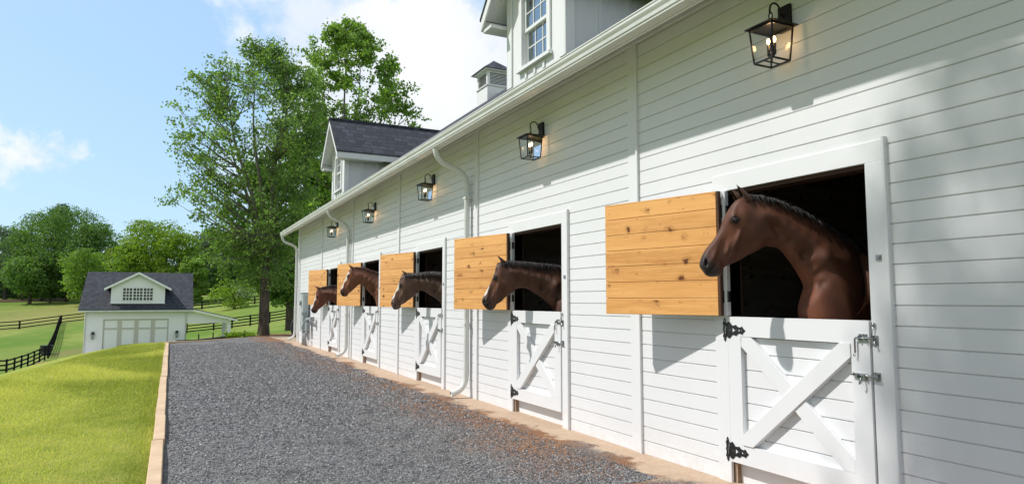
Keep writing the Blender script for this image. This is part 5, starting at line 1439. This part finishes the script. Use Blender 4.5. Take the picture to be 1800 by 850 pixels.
def lobed_tree(x, y, h, wdt, mat, label, seed, lobes=22, n=5200, name='broadleaf_tree', low=.18, leaf=.36, squash=1.0, trunk=True, group='trees along the far meadow', top=None, cat='tree'):
    rng = np.random.default_rng(seed); z0 = float(hgt(x, y)); root = empty(name, (x, y, z0), label, cat, group); C, Nn, T = [], [], []
    hw = wdt / 2; per = n // lobes
    for k in range(lobes):
        f = low + (1 - low) * ((k + .5) / lobes) ** .8; prof = math.sin(math.pi * min(1, (f - low * .6) / (1.08 - low * .6))) ** .55; prof = max(.25, prof)
        a = k * 2.4 + rng.uniform(-.5, .5); rad = hw * prof * rng.uniform(.35, .78); lr = hw * rng.uniform(.30, .52) * (.65 + .35 * prof)
        c = np.array([math.cos(a) * rad, math.sin(a) * rad * .9, h * f * .92]); v = rng.normal(size=(per, 3)); v /= np.linalg.norm(v, axis=1, keepdims=True)
        v[:, 2] = np.abs(v[:, 2]) * np.where(rng.random(per) < .78, 1, -.6)
        wob = 1 + .22 * np.sin(v[:, 0] * 5 + k) * np.sin(v[:, 1] * 6 - k) + .12 * np.sin(v[:, 2] * 9 + 2 * k)
        p = c + v * np.array([lr, lr, lr * .72 * squash]) * (wob * rng.uniform(.72, 1.05, per))[:, None]; C.append(p); Nn.append(v * 1.0); T.append(np.clip(rng.normal(.45 + rng.normal(0, .14), .20, per), 0, 1))
    C = np.concatenate(C); C[:, 2] = np.maximum(C[:, 2], h * low * .5); Nn = np.concatenate(Nn); T = np.concatenate(T)
    me = leaf_mesh('crown', C, leaf * rng.uniform(.6, 1.3, len(C)), T, rng=rng, nrm_bias=Nn, aspect=.8); link('crown', me, mat, root)
    if trunk:
        w = B(); tr = max(.25, wdt * .03); w.tube([(0, 0, -.5), (0, 0, .3), (.1, 0, h * .35), (0, .1, h * .7)], [tr * 1.4, tr, tr * .8, tr * .3], 9)
        for k in range(5):
            a = k * 1.3 + seed; w.tube([(0, 0, h * (.2 + .07 * k)), (math.cos(a) * hw * .3, math.sin(a) * hw * .3, h * (.35 + .07 * k)), (math.cos(a) * hw * .55, math.sin(a) * hw * .55, h * (.45 + .08 * k))], [tr * .4, tr * .28, .05], 6)
        o = w.done('trunk', M['bark'], root)
    return root


def at_dir(px, d):
    """ground point on the bearing px (view column) at optical depth d -> used to lay out the far tree line"""
    u = (px - 900) / 1200 * d; c = math.cos(R(4.906)); return (VR.x * u + VF.x * d / c * 1.0, VR.y * u + VF.y * d / c)


FT = [  # column, depth, height, width, material, label, lobes, name
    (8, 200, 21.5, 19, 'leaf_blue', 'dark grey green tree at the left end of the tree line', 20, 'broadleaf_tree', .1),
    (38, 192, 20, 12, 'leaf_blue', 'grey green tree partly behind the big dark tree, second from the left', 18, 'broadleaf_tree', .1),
    (98, 214, 31, 11, 'leaf_dark', 'dark pine top standing above the left tree group', 14, 'pine_tree', .35),
    (72, 188, 24.5, 19, 'leaf_mid', 'broad mid green tree left of the pine top', 26, 'broadleaf_tree', .14),
    (118, 184, 25.5, 21, 'leaf_mid', 'tallest rounded green tree directly below the pine top', 30, 'broadleaf_tree', .16),
    (158, 178, 21.5, 15, 'leaf_mid', 'green tree at the right side of the left group', 22, 'broadleaf_tree', .14),
    (147, 166, 14, 12, 'leaf_light', 'small bright green tree in front of the left group, above the garage corner', 18, 'broadleaf_tree', .08),
    (52, 176, 12, 15, 'leaf_mid', 'low spreading green tree at the meadow edge on the left', 16, 'broadleaf_tree', .18),
    (88, 178, 14, 10, 'leaf_mid', 'low green tree with visible trunk under the left group', 14, 'broadleaf_tree', .16),
    (205, 176, 15.5, 9, 'leaf_yel', 'narrow yellow green tree left of the big bright tree behind the garage', 14, 'broadleaf_tree', .1),
    (262, 160, 20.0, 17, 'leaf_yel', 'big bright yellow green tree directly behind the garage roof', 30, 'broadleaf_tree', .12),
    (228, 158, 15.0, 10, 'leaf_light', 'bright rounded tree above the left of the garage roof', 16, 'broadleaf_tree', .12),
    (312, 156, 17.2, 11, 'leaf_yel', 'bright yellow green tree above the right of the garage roof', 20, 'broadleaf_tree', .12),
    (338, 150, 11.0, 7, 'leaf_light', 'small light green tree just right of the garage roof', 12, 'broadleaf_tree', .08),
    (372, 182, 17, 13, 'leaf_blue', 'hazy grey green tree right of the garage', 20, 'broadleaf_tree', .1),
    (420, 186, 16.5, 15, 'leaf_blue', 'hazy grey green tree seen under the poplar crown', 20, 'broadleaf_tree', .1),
    (398, 160, 9.5, 8, 'leaf_mid', 'small dark tree left of the poplar trunk', 12, 'broadleaf_tree', .1),
    (478, 150, 16, 14, 'leaf_mid', 'mid green tree behind the poplar trunk', 20, 'broadleaf_tree', .1),
    (520, 165, 17, 15, 'leaf_dark', 'dark green tree beyond the far barn corner', 20, 'broadleaf_tree', .08)]
for i, (px, d, h, wd_, mt, lb, lo, nm, lw) in enumerate(FT):
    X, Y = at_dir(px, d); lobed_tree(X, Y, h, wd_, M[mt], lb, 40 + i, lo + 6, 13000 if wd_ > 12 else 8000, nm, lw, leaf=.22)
# flowering shrub beyond the lean-to
X, Y = at_dir(412, 118); s_ = lobed_tree(X, Y, 4.3, 8, M['leaf_yel'], 'light green flowering shrub with white blossom beside the upper fence', 71, 14, 2600, 'flowering_shrub', .0, .16, group=None, cat='shrub')
rng = np.random.default_rng(5); C = np.stack([rng.normal(1.4, .9, 420), rng.normal(-1.0, .8, 420), rng.uniform(1.9, 3.9, 420)], 1)
link('blossom', leaf_mesh('blossom', C, rng.uniform(.10, .2, 420), rng.random(420), rng=rng), M['blossom'], s_)
# yellow green tuft by the poplar foot
rng = np.random.default_rng(6); C = np.stack([rng.normal(2.35, .28, 500), rng.normal(27.3, .16, 500), rng.uniform(.0, .16, 500)], 1)
lp = empty('low_plant', (0, 0, 0), 'low yellow green plant left of the poplar trunk', 'plant'); link('foliage', leaf_mesh('foliage', C, rng.uniform(.03, .06, 500), rng.random(500), rng=rng), M['leaf_yel'], lp)
# shady wood behind the tree line, reads as one mass
rng = np.random.default_rng(15); n = 26000
ps = rng.uniform(-260, 760, n); dd = rng.uniform(205, 236, n); cz = rng.random(n) ** 1.2 * np.interp(ps, [-260, 0, 190, 330, 760], [17, 15, 12, 13, 15]) * (1 + .18 * np.sin(ps / 17) + .1 * np.sin(ps / 7.1))
XY = np.array([at_dir(a, b) for a, b in zip(ps, dd)]); zz = hgt(XY[:, 0], XY[:, 1]) + cz
tag(link('woodland', leaf_mesh('woodland', np.stack([XY[:, 0], XY[:, 1], zz], 1), rng.uniform(.5, 1.1, n), np.clip(rng.normal(.35, .25, n), 0, 1), rng=rng, aspect=.8), M['leaf_dark']), 'dark woodland closing the view behind the meadow trees', 'woodland', kind='stuff')

# tall tree left of and behind the camera: its crown shades the near end of the barn wall
lobed_tree(-4.8, 4.6, 15.9, 4.8, M['leaf_mid'], 'tall tree standing on the lawn left of the photographer', 90, 20, 7000, 'shade_tree', .66, .085, group=None)
